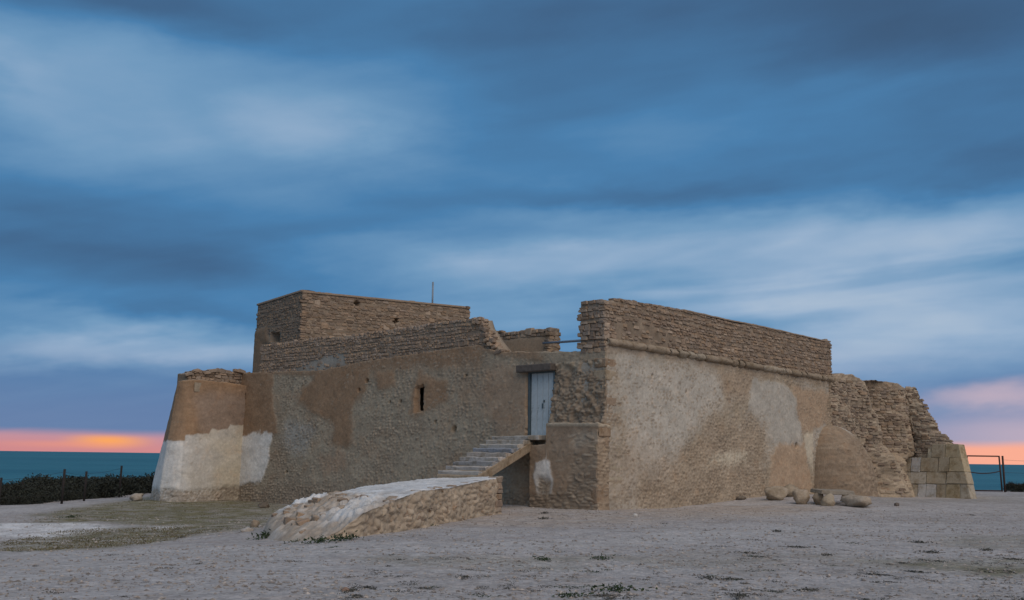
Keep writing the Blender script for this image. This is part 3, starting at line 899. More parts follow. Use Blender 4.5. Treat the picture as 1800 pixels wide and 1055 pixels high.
# rounded rubble lumps on the broken end
for k in range(80):
    u = SRNG.random(); s = U1 - 1.5 + 1.5 * u; zt = float(U_top(s))
    p = Up0 + dl * s + NL * SRNG.uniform(-0.35, 0.10)
    sz = SRNG.uniform(0.10, 0.19)
    STONES.append((up_core, (p[0], p[1], zt - SRNG.uniform(0.0, 0.30)), dl, NL, (sz * 1.4, sz, sz * 0.8), SRNG.uniform(-0.5, 0.5), SRNG.randrange(14), SRNG.choice((0, 2, 3))))

# tower block
T_l = np.array([-13.32, 50.1]); T_c = np.array([-10.10, 46.0]); T_r = np.array([-2.25, 50.55]); T_b = np.array([-5.5, 54.5])
tl_d = (T_c - T_l) / np.linalg.norm(T_c - T_l); tr_d = (T_r - T_c) / np.linalg.norm(T_r - T_c); te_d = (T_b - T_r) / np.linalg.norm(T_b - T_r)
tl_n = np.array([tl_d[1], -tl_d[0]]); tr_n = np.array([tr_d[1], -tr_d[0]]); te_n = np.array([te_d[1], -te_d[0]])
TLL = np.linalg.norm(T_c - T_l); TRL = np.linalg.norm(T_r - T_c)
tl_top = profile([(452, 535.5), (528, 511.5)], T_l, tl_d); tr_top = profile([(528, 511.5), (823, 540)], T_c, tr_d)
TWIN = line_pts([(476, 585.5), (491.5, 585), (491.5, 601), (476, 600.5)], T_l, tl_d)
TWH = [on_line(a, b, T_c, tr_d) for a, b in ((697, 563), (629, 533))]


def tower_top(s):
    return np.where(s < TLL, tl_top(np.minimum(s, TLL)), tr_top(np.clip(s - TLL, 0, TRL))) - 0.02


def tower_disp(S, Z):
    d = flat_core(S, Z)
    plas = polysoft(S + 0.3 * fbm(S / .7, Z / .7, 4, 3), Z + 0.3 * fbm(S / .7, Z / .7, 4, 4), line_pts([(430, 590), (470, 575), (474, 600), (462, 610), (462, 680), (430, 680)], T_l, tl_d), 0.15)
    d = d + 0.09 * plas
    win = inpoly(S, Z, TWIN); d = np.where(win, -0.75, d)
    for hs, hz in TWH:
        d = np.where(np.hypot(S - TLL - hs, Z - hz) + 0.06 * fbm(S / .1, Z / .1, 2, 4) < 0.15, -0.4, d)
    _L['tp'] = plas
    return d


tow = wall('tower', [T_l, T_c, T_r, T_b], [T_l, T_c, T_r, T_b], 3.8, tower_top, tower_disp,
           lambda S, Z, d: core_col(S, Z, d) + (BROWN * 0.9 - core_col(S, Z, d)) * (_L['tp'] * 0.9)[..., None], res=0.075, thick=0.8)
PLAS_T = line_pts([(430, 592), (468, 577), (473, 600), (464, 610), (464, 680), (430, 680)], T_l, tl_d)
TW_IN = line_pts([(474, 583), (493.5, 583), (493.5, 603), (474, 603)], T_l, tl_d)
lay(tow, T_l, tl_d, tl_n, 0, TLL, lambda s: 4.8, tl_top, seed=8, tall=0.02, proud=0.012, hh=(0.10, 0.145), ww=(0.14, 0.36), pal=(0, 2, 3, 2),
    hole=lambda s, z: bool(inpoly(np.array([s]), np.array([z]), TW_IN)[0]) or (bool(inpoly(np.array([s]), np.array([z]), PLAS_T)[0]) and SRNG.random() < 0.93))
lay(tow, T_c, tr_d, tr_n, 0, TRL, lambda s: 5.6, tr_top, seed=9, tall=0.04, hh=(0.10, 0.15), ww=(0.15, 0.40), pal=(0, 3, 0, 4, 2, 1), proud=0.015,
    hole=lambda s, z: any(math.hypot(s - a, z - b) < 0.2 for a, b in TWH))
lay(tow, T_r, te_d, te_n, 0, 4.0, lambda s: 6.6, lambda s: float(tr_top(TRL)), seed=10, hh=(0.15, 0.22), ww=(0.2, 0.46))

def coping(parent, P0, d, nrm, top, s0, s1, n, th, dep, off, seed):
    """thin bed of mortar finishing a wall top"""
    S = np.linspace(s0, s1, n + 1); z = np.array([float(top(v)) for v in S]); G = []
    for a, dz in ((off, -th), (off + 0.01, 0.0), (off - dep * 0.5, 0.02), (off - dep, 0.0), (off - dep, -th)):
        w_ = 0.012 * fbm(S / 0.3, S * 0 + a * 9, 3, seed)
        p = P0[None] + np.array(d) * S[:, None] + np.array(nrm) * (a + w_)[:, None]
        G.append(np.concatenate([p, (z + dz + 0.6 * w_)[:, None]], 1))
    G = np.array(G); m = len(G); idx = np.arange(m * (n + 1)).reshape(m, n + 1)
    q = np.stack([idx[:-1, :-1], idx[:-1, 1:], idx[1:, 1:], idx[1:, :-1]], -1).reshape(-1, 4)
    ends = np.array([[idx[0, 0], idx[1, 0], idx[3, 0], idx[4, 0]], [idx[4, -1], idx[3, -1], idx[1, -1], idx[0, -1]]])
    o = obj('coping', mesh_from('coping', G.reshape(-1, 3), np.concatenate([q, ends]), colors=np.tile((0.25, 0.187, 0.135), (G.shape[0] * (n + 1), 1)), mat=M_WALL))
    o.parent = parent; return o


coping(tow, T_l, tl_d, tl_n, lambda s: tl_top(s) + 0.02, -0.02, TLL + 0.02, 40, 0.09, 0.7, 0.05, 3)
coping(tow, T_c, tr_d, tr_n, lambda s: tr_top(s) + 0.02, 0.0, TRL + 0.03, 70, 0.09, 0.7, 0.055, 4)
coping(par_core, Rp0, DR, NR, lambda s: par_top(s) + 0.015 + 0.03 * fbm(s / 0.5, s * 0 + 1, 3, 6), 4.6, PAL_R, 90, 0.05, 0.9, 0.045, 5)

# roof decks behind the parapets so that the fort is a solid block from above
def deck(name, pts, z):
    pts = [np.array(p) for p in pts]; n = len(pts)
    V = [(*p, z) for p in pts] + [(*p, z - 0.4) for p in pts]
    bmf = [list(range(n))] + [[i, i + n, (i + 1) % n + n, (i + 1) % n] for i in range(n)]
    me = bpy.data.meshes.new(name); me.from_pydata([tuple(map(float, v)) for v in V], [], bmf); me.update()
    at = me.color_attributes.new('Col', 'FLOAT_COLOR', 'POINT')
    at.data.foreach_set('color', np.tile(np.array([0.33, 0.27, 0.2, 1.0], np.float32), 2 * n))
    me.materials.append(M_WALL); return child_at(obj(name, me), FORT)


deck('roof_deck', [K_t + np.array([0.35, 0.25]), Jb_t - np.array([0.2, -0.1]), J0 + DL * 1.0 - NL * 3, B3_t + np.array([-1.0, -1.2]), B2_t + np.array([0.5, 0.1])], 4.72)
BK = np.array([6.5, 58.5])
deck('roof_deck', [J0 - NL * 0.5, C0 - NL * 0.55 + DR * 1.0, C0 + DR * RMAIN - NR * 0.5, BK + DR * 4, T_b + DR * 2, T_l], 4.55)

# inner wall beyond the broken stretch
I_r = np.array([on_line(967, 600, C0 - NL * 3.6, dl)[0], 0])
Io = C0 - NL * 3.6
i1 = on_line(967, 600, Io, dl)[0]; i0 = on_line(835, 600, Io, dl)[0]
I_top = profile([(830, 578), (850, 581), (896, 583), (913, 579.5), (967, 575.5)], Io, dl)
inn = wall('inner_wall', [Io + dl * i0, Io + dl * i1], [Io + dl * i0, Io + dl * i1], 4.2, lambda s: I_top(s) - 0.05, lambda S, Z: 0.05 * sstep(0.25, 0.40, I_top(S) - Z) + 0.02 * fbm(S / .3, Z / .3, 3, 4) - 0.04,
           lambda S, Z, d: core_col(S, Z, d) + (TAN * 0.95 - core_col(S, Z, d)) * sstep(0.25, 0.40, I_top(S) - Z)[..., None], res=0.06, thick=0.55, s_from=i0)
lay(inn, Io, dl, NL, i0, i1, lambda s: I_top(s) - 0.28, I_top, seed=12, hh=(0.11, 0.16), ww=(0.16, 0.36))
lay(inn, Io + dl * i1, DR, NR, 0, 0.55, lambda s: 5.2, lambda s: float(I_top(i1)), seed=13, hh=(0.12, 0.18), ww=(0.16, 0.3))

# rubble crest on the far bastion
Bo = K_t - np.array([flank_d[1], -flank_d[0]]) * 0.45
b_n = np.array([flank_d[1], -flank_d[0]])
b1 = on_line(446, 665, Bo, flank_d)[0]; b0 = on_line(329, 665, Bo, flank_d)[0]
B_top = profile([(328, 655), (345, 650), (352, 653), (385, 652), (400, 651), (420, 654), (432, 653), (446, 657)], Bo, flank_d)
crest = wall('rubble_crest', [Bo + flank_d * b0, Bo + flank_d * b1], [Bo + flank_d * b0, Bo + flank_d * b1], 4.5, lambda s: B_top(s) - 0.08, flat_core, core_col, res=0.1, thick=0.8, s_from=b0)
lay(crest, Bo, flank_d, b_n, b0, b1, lambda s: 4.85, B_top, seed=14, hh=(0.09, 0.16), ww=(0.16, 0.42), proud=0.06, pal=(0, 2, 2, 4), tilt=0.0)
for k in range(34):
    s = SRNG.uniform(b0, b1); p = Bo + flank_d * s + b_n * SRNG.uniform(-0.5, 0.12); sz = SRNG.uniform(0.14, 0.28)
    STONES.append((crest, (p[0], p[1], float(B_top(s)) - SRNG.uniform(-0.03, 0.12)), flank_d, b_n, (sz * 1.5, sz, sz * 0.6), SRNG.uniform(-0.4, 0.4), SRNG.randrange(14), SRNG.choice((0, 2, 4))))

# ------------------------------------------------------------------ ruined bastion at the other end of the lit wall
A_t = np.array([21.2, 46.25])
fl_d = (A_t - E0) / np.linalg.norm(A_t - E0); fl_n = np.array([fl_d[1], -fl_d[0]])
A_b = A_t + fl_d * 0.75 + fl_n * 0.6
FLL = np.linalg.norm(A_t - E0)
W0 = C0 + DR * (RMAIN - 0.3)
UPO = E0 - fl_n * 0.30 + fl_d * 0.1                          # the upper mass stands a step back on the dressed base
uz0, uz1 = 2.45, 5.15
u_lo = on_line(1668, 789, UPO, fl_d)[0]; u_hi = on_line(1600, 692, UPO, fl_d)[0]
AU_b = UPO + fl_d * u_lo; AU_t = UPO + fl_d * u_hi - fl_n * 0.5
ru_bot = [W0, UPO, AU_b, AU_b + np.array([0.45, 0.9]) * 4.5]; ru_top = [W0, UPO - fl_n * 0.15, AU_t, AU_t + np.array([0.30, 0.95]) * 4.0]
_m = (np.array(ru_bot) + np.array(ru_top)) / 2
_ra = np.concatenate([[0], np.cumsum(np.linalg.norm(np.diff(_m, axis=0), axis=1))])
SE, SA = _ra[1], _ra[2]
ws_ = lambda px, py: on_line(px, py, W0, DR)
ru_w = profile([(1461, 660), (1475, 657), (1490, 659), (1500, 668), (1508, 676), (1516, 672), (1535, 669), (1560, 673), (1572, 679), (1580, 684)], W0, DR)
Z_E = float(ru_w(SE))


def ruin_top(s):
    v = np.where(s < SE, ru_w(s), np.where(s < SA, Z_E + 0.10 * np.sin((s - SE) * 3.0), 5.0 - 0.35 * np.maximum(s - SA, 0)))
    return v + 0.10 * fbm(s / 0.28, s * 0 + 1, 3, 83)


_U = {}


def ruin_disp(S, Z):
    on_w = sstep(SE + 0.3, SE - 0.2, S)
    # broken edge of the rampart, slanting down, with a hollow behind it and the rounded core of the bastion beyond
    (ea, za), (eb, zb2) = ws_(1507, 676), ws_(1546, 800)
    edge = ea + (eb - ea) * np.clip((za - Z) / (za - zb2), 0, 1.3) + 0.16 * fbm(S * 0 + 1, Z / 0.3, 3, 85)
    x = S - edge
    d = 0.32 * sstep(-1.6, -0.1, x) * sstep(0.05, -0.05, x)
    openz = sstep(1.5, 2.2, Z)
    wide = np.maximum(SE - edge, 0.6)
    q = np.clip(x / wide, 0, 1)
    d = d - sstep(-0.03, 0.08, x) * (1.5 * np.clip(1 - q * 1.35, 0, 1) ** 1.3) * openz * on_w
    d = d + 0.42 * np.sin(np.clip((q - 0.45) / 0.55, 0, 1) * np.pi * 0.62) * on_w * sstep(-0.5, 0.3, x) * (1 + 0.25 * (3.5 - Z)).clip(0.6, 1.3) * (1 - sstep(2.0, 1.6, Z) * sstep(-1.4, -0.5, S - SE))
    u = S - SE
    d = d + 0.30 * sstep(0.0, 0.5, u) * sstep(2.2, 1.2, u)
    d = d - 0.16 * np.exp(-((u - 0.05 - 0.22 * (4 - Z) - 0.5 * fbm(Z / 0.8, Z * 0 + 2, 3, 95)) / 0.28) ** 2) * sstep(2.0, 2.8, Z)
    # the sloping broken side climbs in steps
    stp = (Z / 0.21 + 1.2 * fbm(S / 0.7, Z * 0 + 2, 2, 90)) % 1.0
    d = d + 0.13 * (0.5 - stp) * sstep(SA - 0.5, SA + 0.1, S) + 0.5 * fbm(S / 0.5, Z / 0.35, 4, 94) * sstep(SA - 0.8, SA, S)
    # talus of fallen core at the foot
    t1 = np.clip(2.4 - Z, 0, 3) / 2.4
    tal = t1 ** 0.8 * 0.85 * sstep(-1.6, 0.1, x) * sstep(-0.3, -1.7, u)
    d = d + tal + 0.40 * fbm(S / 0.8, Z / 0.7, 4, 86) * sstep(0.6, -0.2, u) * (1 - 0.8 * sstep(2.0, 1.6, Z) * sstep(-1.4, -0.5, u)) + 0.22 * fbm(S / 0.6, Z / 0.5, 4, 84) * sstep(0, 0.5, u)
    gap, r1, r2 = rubble(S, Z, 0.34, 0.13, 51, 0.05)
    low = sstep(2.2, 1.0, Z) * sstep(-1.5, 0.5, x)
    st = (np.clip(gap / 0.40, 0, 1.2) ** 0.7) * (0.5 + 0.5 * r1)
    lev = 0.05 + 0.5 * low * (0.8 + 1.4 * fbm(S / .7, Z / .5, 4, 87)) + 0.35 * fbm(S / .5, Z / .4, 4, 88)
    d = d + 0.05 * np.maximum(st, lev) + 0.04 * fbm(S / 0.09, Z / 0.08, 3, 89)
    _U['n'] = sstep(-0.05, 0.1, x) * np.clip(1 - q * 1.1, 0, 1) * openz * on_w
    _U['v'] = (sstep(-0.1, 0.12, lev - st), r1, r2, np.clip(gap / 0.22, 0, 1))
    return d


def ruin_col(S, Z, d):
    c = compose(S, Z, *_U['v'], np.tile(BEIGE * 1.12, S.shape + (1,)))
    c = c + (c * np.array([0.68, 0.59, 0.50]) - c) * _U['n'][..., None]      # shade of the hollow painted into the colour as a darker brown
    return c * 1.12


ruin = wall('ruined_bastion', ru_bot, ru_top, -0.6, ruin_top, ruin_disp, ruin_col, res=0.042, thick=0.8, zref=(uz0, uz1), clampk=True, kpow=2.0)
def clad_ruin():
    P, Z = LAST['P'], LAST['Z']; n, m = Z.shape; r = random.Random(23); z = 0.1
    while z < 5.3:
        h = r.uniform(0.10, 0.16); i = r.randrange(0, 5)
        while i < n - 2:
            w = r.uniform(0.16, 0.42); j = int(np.argmin(np.abs(Z[i] - z)))
            if z > Z[i, -1] - 0.02: i += 3; continue
            k = min(n - 1, i + 1); acc = 0.0
            while k < n - 1 and acc < w: acc += float(np.linalg.norm(P[k, j] - P[k - 1, j])); k += 1
            d_ = P[k, j] - P[i, j]; L_ = float(np.linalg.norm(d_))
            if L_ > 0.08 and r.random() < (0.93 if z > 2.0 else 0.38):
                d_ = d_ / L_; n_ = np.array([d_[1], -d_[0]]); c = (P[i, j] + P[k, j]) / 2 + n_ * r.uniform(-0.105, -0.06)
                STONES.append((ruin, (c[0], c[1], z + r.uniform(-0.02, 0.02)), d_, n_, (L_ * r.uniform(0.86, 0.97), 0.24, h * r.uniform(0.80, 0.98)), r.uniform(-0.08, 0.08), r.randrange(14), r.choice((0, 1, 1, 3, 4, 5, 5, 2))))
            i = max(k, i + 1)
        z += h * 1.0


clad_ruin()
PL0 = E0 - fl_d * 0.9
pl_bot = [PL0 + fl_n * 0.6, A_b, A_b + np.array([0.47, 0.88]) * 5]; pl_top = [PL0, A_t, A_t + np.array([0.45, 0.9]) * 5]
s_hi = on_line(1637, 790, PL0, fl_d)[0]


def plinth_disp(S, Z):
    gap, r1, r2 = rubble(S, Z, 0.5, 0.3, 52, 0.05)
    d = 0.03 * np.clip(gap / 0.3, 0, 1) + 0.10 * fbm(S / 0.4, Z / 0.3, 4, 97) - 0.06
    _U['p'] = (r1, r2, np.clip(gap / 0.12, 0, 1)); return d


def plinth_col(S, Z, d):
    r1, r2, g = _U['p']
    c = np.array([0.36, 0.30, 0.20]) + (np.array([0.43, 0.38, 0.29]) - np.array([0.36, 0.30, 0.20])) * r1[..., None]
    return (JOINT + (c - JOINT) * (0.85 + 0.15 * g)[..., None]) * (1 + 0.5 * fbm(S / 0.5, Z / 0.4, 5, 98))[..., None]


plinth = wall('dressed_plinth', pl_bot, pl_top, -0.6, lambda s: 1.80 + 0.66 * sstep(s_hi - 0.05, s_hi + 0.05, s) + 0.10 * fbm(s / 0.3, s * 0, 3, 99), plinth_disp, plinth_col, res=0.06, thick=1.0, zref=(0.0, 2.55))

# dressed blocks of the ruined bastion's foot: rows surveyed on the flank, battered outwards
ASH = [(0.385, 0.318, 0.225), (0.42, 0.36, 0.275), (0.37, 0.305, 0.215), (0.43, 0.38, 0.305), (0.40, 0.32, 0.205)]


def block(name, c, size, d, batter, colr, seed, parent, mat=None, rough=0.02, cham=0.02, side=0.0):
    V, q, t = stone_proto(seed, rough, ch3=[cham / max(v, 0.05) for v in size])
    V = V * np.array(size)
    V[:, 1] += V[:, 2] * batter
    V[:, 0] -= V[:, 2] * side * (V[:, 0] > 0)
    a = math.atan2(d[1], d[0]); R = np.array([[math.cos(a), -math.sin(a)], [math.sin(a), math.cos(a)]])
    V[:, :2] = V[:, :2] @ R.T
    me = mesh_from(name, V, q, t, colors=np.tile(colr, (len(V), 1)), mat=mat or M_BLOCK, smooth=False)
    o = obj(name, me); o.location = c
    return o


k = 0
ROWS = [(781, 804.5, [(1637, 1661), (1661, 1681)]), (804.5, 829.5, [(1572, 1601), (1601, 1618), (1618, 1649), (1649, 1668), (1668, 1689)]),
        (829.5, 851, [(1566, 1600), (1600, 1628), (1628, 1663), (1663, 1698)]), (851, 877, [(1574, 1590), (1590, 1612), (1612, 1627), (1627, 1645), (1645, 1662), (1662, 1687), (1687, 1713)])]
for y0, y1, cols in ROWS:
    for x0, x1 in cols:
        zc = on_line((x0 + x1) / 2, (y0 + y1) / 2, A_t, fl_d)[1]
        P0 = E0 + fl_n * (0.04 + SRNG.uniform(-0.015, 0.015) + 0.6 * (1 - zc / 2.55))
        s0, za = on_line(x0, y0, P0, fl_d); s1, zb_ = on_line(x1, y1, P0, fl_d)
        last = (x0, x1) == cols[-1]
        if last: s1 = FLL + 0.75 * (1 - zc / 2.55) + 0.03
        bz = zb_ if y1 < 870 else zb_ - 0.3
        dep = 0.6; k += 1
        c = P0 + fl_d * (s0 + s1) / 2 - fl_n * dep / 2
        colr = (0.48, 0.455, 0.42) if (x0, y0) in ((1601, 804.5), (1627, 851), (1612, 851)) else ASH[(k * 7) % 5]
        o = block('ashlar_block', (c[0], c[1], (za + bz) / 2), (abs(s1 - s0) + 0.004, dep, za - bz + (-0.016 if y0 == 829.5 else 0.004)), fl_d, 0.235, colr, 300 + k, ruin, rough=0.022, cham=0.010, side=0.29 if last else 0.0)
        o.parent = plinth


# ------------------------------------------------------------------ half dome against the lit wall
DS = on_line(1463, 866, OR, DR)[0]; DA = 1.72; DHT = on_line(1447, 749, OR, DR)[1] + 0.05
_D = {}


def dome_out(S, Z):
    u = np.abs((S - DS) / DA); v = np.clip(Z / DHT, -0.3, 1.0)
    q = np.clip(1 - np.clip(u, 0, 1) ** 2.6 - np.abs(np.clip(v, 0, 1)) ** 2.2, 0, 1)
    return 1.85 * np.sqrt(q) - 0.08


def build_dome():
    n, m = 110, 90
    uu = np.linspace(-1, 1, n + 1); uu = np.sign(uu) * (1 - (1 - np.abs(uu)) ** 1.6)
    U = np.repeat(uu[:, None], m + 1, 1)
    vmax = (1 - np.abs(uu) ** 2.6) ** (1 / 2.2)
    f = np.linspace(0, 1, m + 1); f = 1 - (1 - f) ** 1.6
    Z = -0.4 + f[None] * (DHT * vmax + 0.4)[:, None]
    S = DS + U * DA
    d = dome_out(S, Z)
    gap, r1, r2 = rubble(S, Z, 0.34, 0.095, 61, 0.03)
    st = np.clip(gap / 0.4, 0, 1) ** 0.6 * (0.5 + 0.5 * r1)
    lev = 0.18 + 0.8 * fbm(S / 0.7, Z / 0.5, 4, 92)
    d = d + 0.085 * np.maximum(st, lev) + 0.05 * fbm(S / .5, Z / .5, 3, 93)
    c = compose(S, Z, sstep(-.05, .1, lev - st), r1, r2, np.clip(gap / .2, 0, 1), np.tile(TAN * 0.86, S.shape + (1,))) * 0.92
    rim = sstep(0.55, 0.15, DHT * (1 - np.clip(np.abs(U), 0, 1) ** 2.6) ** (1 / 2.2) - Z) * (U > 0)
    c = c + (GREY * 1.05 - c) * (rim * 0.85)[..., None]
    P = C0[None, None] + DR * S[..., None] + NR * d[..., None]
    G = np.concatenate([P, Z[..., None]], -1)
    idx = np.arange((n + 1) * (m + 1)).reshape(n + 1, m + 1)
    q = np.stack([idx[:-1, :-1], idx[1:, :-1], idx[1:, 1:], idx[:-1, 1:]], -1).reshape(-1, 4)
    o = obj('half_dome', mesh_from('half_dome', G.reshape(-1, 3), q, colors=c.reshape(-1, 3), mat=M_WALL)); child_at(o, FORT)


build_dome()

# ------------------------------------------------------------------ moulding under the parapet, in separate rounded pieces
def cornice_piece(s0, s1, seed, lump):
    r = random.Random(seed); n = max(3, int((s1 - s0) / 0.16)); na = 9
    S = np.linspace(s0, s1, n + 1); V = []
    for i, s in enumerate(S):
        e = 0.80 if i in (0, n) else 1.0
        for a in range(na):
            th = -math.pi / 2 - 0.35 + (math.pi + 0.7) * a / (na - 1)
            rad = 0.125 * e * (1 + lump * (vnoise(s * 5, a * 0.7, seed) - 0.5))
            out_ = rad * math.cos(th) * 1.25 + 0.02; z = float(R_corn(s)) + 0.02 + rad * math.sin(th)
            p = C0 + DR * s + NR * out_; V.append((p[0], p[1], z))
    idx = np.arange((n + 1) * na).reshape(n + 1, na)
    q = np.stack([idx[:-1, :-1], idx[1:, :-1], idx[1:, 1:], idx[:-1, 1:]], -1).reshape(-1, 4)
    k = len(V); V.append(tuple(np.mean(V[:na], 0))); V.append(tuple(np.mean(V[n * na:(n + 1) * na], 0)))
    T = [(k, a + 1, a) for a in range(na - 1)] + [(k + 1, n * na + a, n * na + a + 1) for a in range(na - 1)]
    base = np.array(r.choice([(0.35, 0.295, 0.225), (0.32, 0.255, 0.185), (0.285, 0.225, 0.16)]))
    return mesh_from('cornice_stone', V, q, T, colors=np.tile(base, (len(V), 1)), mat=M_BLOCK)


corn = thing('cornice', '', ''); del corn['label']; del corn['category']
corn.location = (3, 31, 5.2); corn.parent = FORT; corn.matrix_parent_inverse = Matrix.Translation((0, 38, 0)).inverted()
bpy.context.view_layer.update()
s = 0.0; k = 0; r = random.Random(3)
while s < RMAIN + 0.1:
    L = r.choice((1.9, 0.6, 0.5, 1.4, 0.45, 0.7, 0.9, 0.5)) if k else 2.1
    e = min(s + L, RMAIN + 0.12)
    if e - s > 0.15:
        o = obj('cornice_stone', cornice_piece(s + 0.012, e - 0.012, 400 + k, 0.6 if L < 1 else 0.4)); o.parent = corn
        o.matrix_parent_inverse = Matrix.Translation((3, 31, 5.2)).inverted()
    s = e; k += 1

# quoins at the corner of the two walls
quoins = [(1044, 1068, 630, 645, 1), (1043, 1067, 651, 668, 1), (1050, 1068, 698, 714, 1), (1054, 1069, 744, 768, 3),
          (1030, 1052, 776, 794, 2), (1036, 1052, 823, 844, 2), (1036, 1056, 851, 887, 2)]
for i, (x0, x1, y0, y1, w_) in enumerate(quoins):
    P0 = C0 + NL * {1: 0.05, 2: 0.515, 3: 0.47}[w_]
    s0, za = on_line(x0, y0, P0, dl); s1, zb_ = on_line(x1, y1, P0, dl)
    s1 = min(s1, 0.028)
    L = s1 - s0; dep = 0.6
    c = P0 + dl * (s0 + s1) / 2 - NL * (dep / 2)
    o = block('quoin', (c[0], c[1], (za + zb_) / 2), (L, dep, abs(za - zb_) * 0.96), dl, 0.0, [(0.30, 0.215, 0.145), (0.36, 0.285, 0.20), (0.27, 0.2, 0.14)][i % 3], 500 + i, FORT, rough=0.05, cham=0.03)
    loc = o.location.copy(); child_at(o, FORT); o.location = loc


# ------------------------------------------------------------------ door, lintel, slit
def box_mesh(name, sx, sy, sz, mat, bev=0.01):
    import bmesh
    bm = bmesh.new(); bmesh.ops.create_cube(bm, size=1)
    bmesh.ops.scale(bm, vec=(sx, sy, sz), verts=bm.verts)
    if bev: bmesh.ops.bevel(bm, geom=list(bm.edges), offset=bev, segments=1, affect='EDGES')
    me = bpy.data.meshes.new(name); bm.to_mesh(me); bm.free(); me.materials.append(mat); return me


ANG_L = math.atan2(dl[1], dl[0])


def place(name, me, loc, rz, parent):
    o = obj(name, me); o.parent = parent
    pl = parent
    inv = Matrix.Identity(4)
    chain = []
    while pl is not None: chain.append(pl); pl = pl.parent
    bpy.context.view_layer.update()
    o.matrix_parent_inverse = parent.matrix_world.inverted()
    o.location = loc; o.rotation_euler = (0, 0, rz)
    return o


Dp = J0 - NL * 0.10
d0 = on_line(931, 700, Dp, dl)[0]; d1 = on_line(978, 700, Dp, dl)[0]; dz0 = on_line(950, 767, Dp, dl)[1]; dz1 = on_line(950, 652, Dp, dl)[1]
dcen = Dp + dl * (d0 + d1) / 2
door = thing('door', '', ''); del door['label']; del door['category']
door.location = (dcen[0], dcen[1], dz0); door.rotation_euler = (0, 0, ANG_L); door.parent = FORT
bpy.context.view_layer.update(); door.matrix_parent_inverse = FORT.matrix_world.inverted(); bpy.context.view_layer.update()
DW, DH = d1 - d0, dz1 - dz0


def dpart(name, sx, sy, sz, x, y, z, mat, bev=0.006):
    o = obj(name, box_mesh(name, sx, sy, sz, mat, bev)); o.parent = door; o.location = (x, y, z); return o


fw = 0.07
dpart('frame', fw, 0.14, DH, -DW / 2 + fw / 2, -0.02, DH / 2, M_DOORDK)
dpart('frame', fw, 0.14, DH, DW / 2 - fw / 2, -0.02, DH / 2, M_DOORDK)
dpart('frame', DW - 2 * fw - 0.004, 0.12, fw, 0, -0.02, DH - fw / 2, M_DOORDK)
inw = DW - 2 * fw - 0.02; pw = inw / 4
xs = -inw / 2
for w_ in (0.26, 0.25, 0.24, 0.25):
    ww = w_ * inw; dpart('plank', ww - 0.012, 0.05, DH - fw - 0.04, xs + ww / 2, 0.01 + 0.004 * (w_ > 0.245), (DH - fw) / 2 + 0.01, M_DOOR, 0.008); xs += ww
dpart('latch', 0.05, 0.05, 0.16, 0.02, -0.03, DH * 0.46, M_DOORDK)
dpart('handle', 0.03, 0.06, 0.09, 0.09, -0.035, DH * 0.53, M_DOORDK)
l0, lz1 = on_line(912, 643, J0 + NL * 0.1, dl); l1, lz0 = on_line(973.5, 651.5, J0 + NL * 0.1, dl)
lc = J0 + dl * (l0 + l1) / 2 + NL * 0.02
place('lintel', box_mesh('lintel', l1 - l0, 0.5, lz1 - lz0, M_WOOD, 0.025), (lc[0], lc[1], (lz0 + lz1) / 2), ANG_L, FORT)

# ------------------------------------------------------------------ skewed flight of steps bridging from the ramp to the doorstep
FR0 = np.array([-0.92, 29.15]); FL0 = FR0 + DL * 1.75
TOPZ = dz0 + 0.0; BOTZ = 1.02
FR1 = J0 + dl * on_line(946, 772, J0, dl)[0] + NL * 0.16; FL1 = FR1 + DL * 1.75
stair = thing('staircase', '', ''); del stair['label']; del stair['category']
stair.location = (FR0[0], FR0[1], BOTZ); stair.parent = FORT
bpy.context.view_layer.update(); stair.matrix_parent_inverse = FORT.matrix_world.inverted(); bpy.context.view_layer.update()


def prism(name, quad_lo, quad_hi, colr, mat, jitter=0.0, seed=0, worn=0.0):
    r = random.Random(seed)
    V = [np.array(v) + np.array([r.uniform(-jitter, jitter) for _ in range(3)]) for v in list(quad_lo) + list(quad_hi)]
    import bmesh
    bm = bmesh.new(); vs = [bm.verts.new(tuple(map(float, v))) for v in V]
    for f in ((3, 2, 1, 0), (4, 5, 6, 7), (0, 1, 5, 4), (1, 2, 6, 5), (2, 3, 7, 6), (3, 0, 4, 7)): bm.faces.new([vs[i] for i in f])
    bmesh.ops.recalc_face_normals(bm, faces=bm.faces)
    bmesh.ops.bevel(bm, geom=list(bm.edges), offset=0.015, segments=1, affect='EDGES')
    if worn:
        bmesh.ops.subdivide_edges(bm, edges=[e for e in bm.edges if e.calc_length() > 0.12], cuts=5, use_grid_fill=True)
        for v in bm.verts:
            q = v.co * 5.0; k = float(fbm(np.array(q.x), np.array(q.y + q.z * 2.0), 3, seed % 50)); v.co += Vector((k * 0.03, float(vnoise(q.y + 7, q.x, 3) - 0.5) * 0.03, k * worn))
    me = bpy.data.meshes.new(name); bm.to_mesh(me); bm.free()
    at = me.color_attributes.new('Col', 'FLOAT_COLOR', 'POINT')
    at.data.foreach_set('color', np.tile(np.array([*colr, 1.0], np.float32), len(me.vertices)))
    me.materials.append(mat); return me


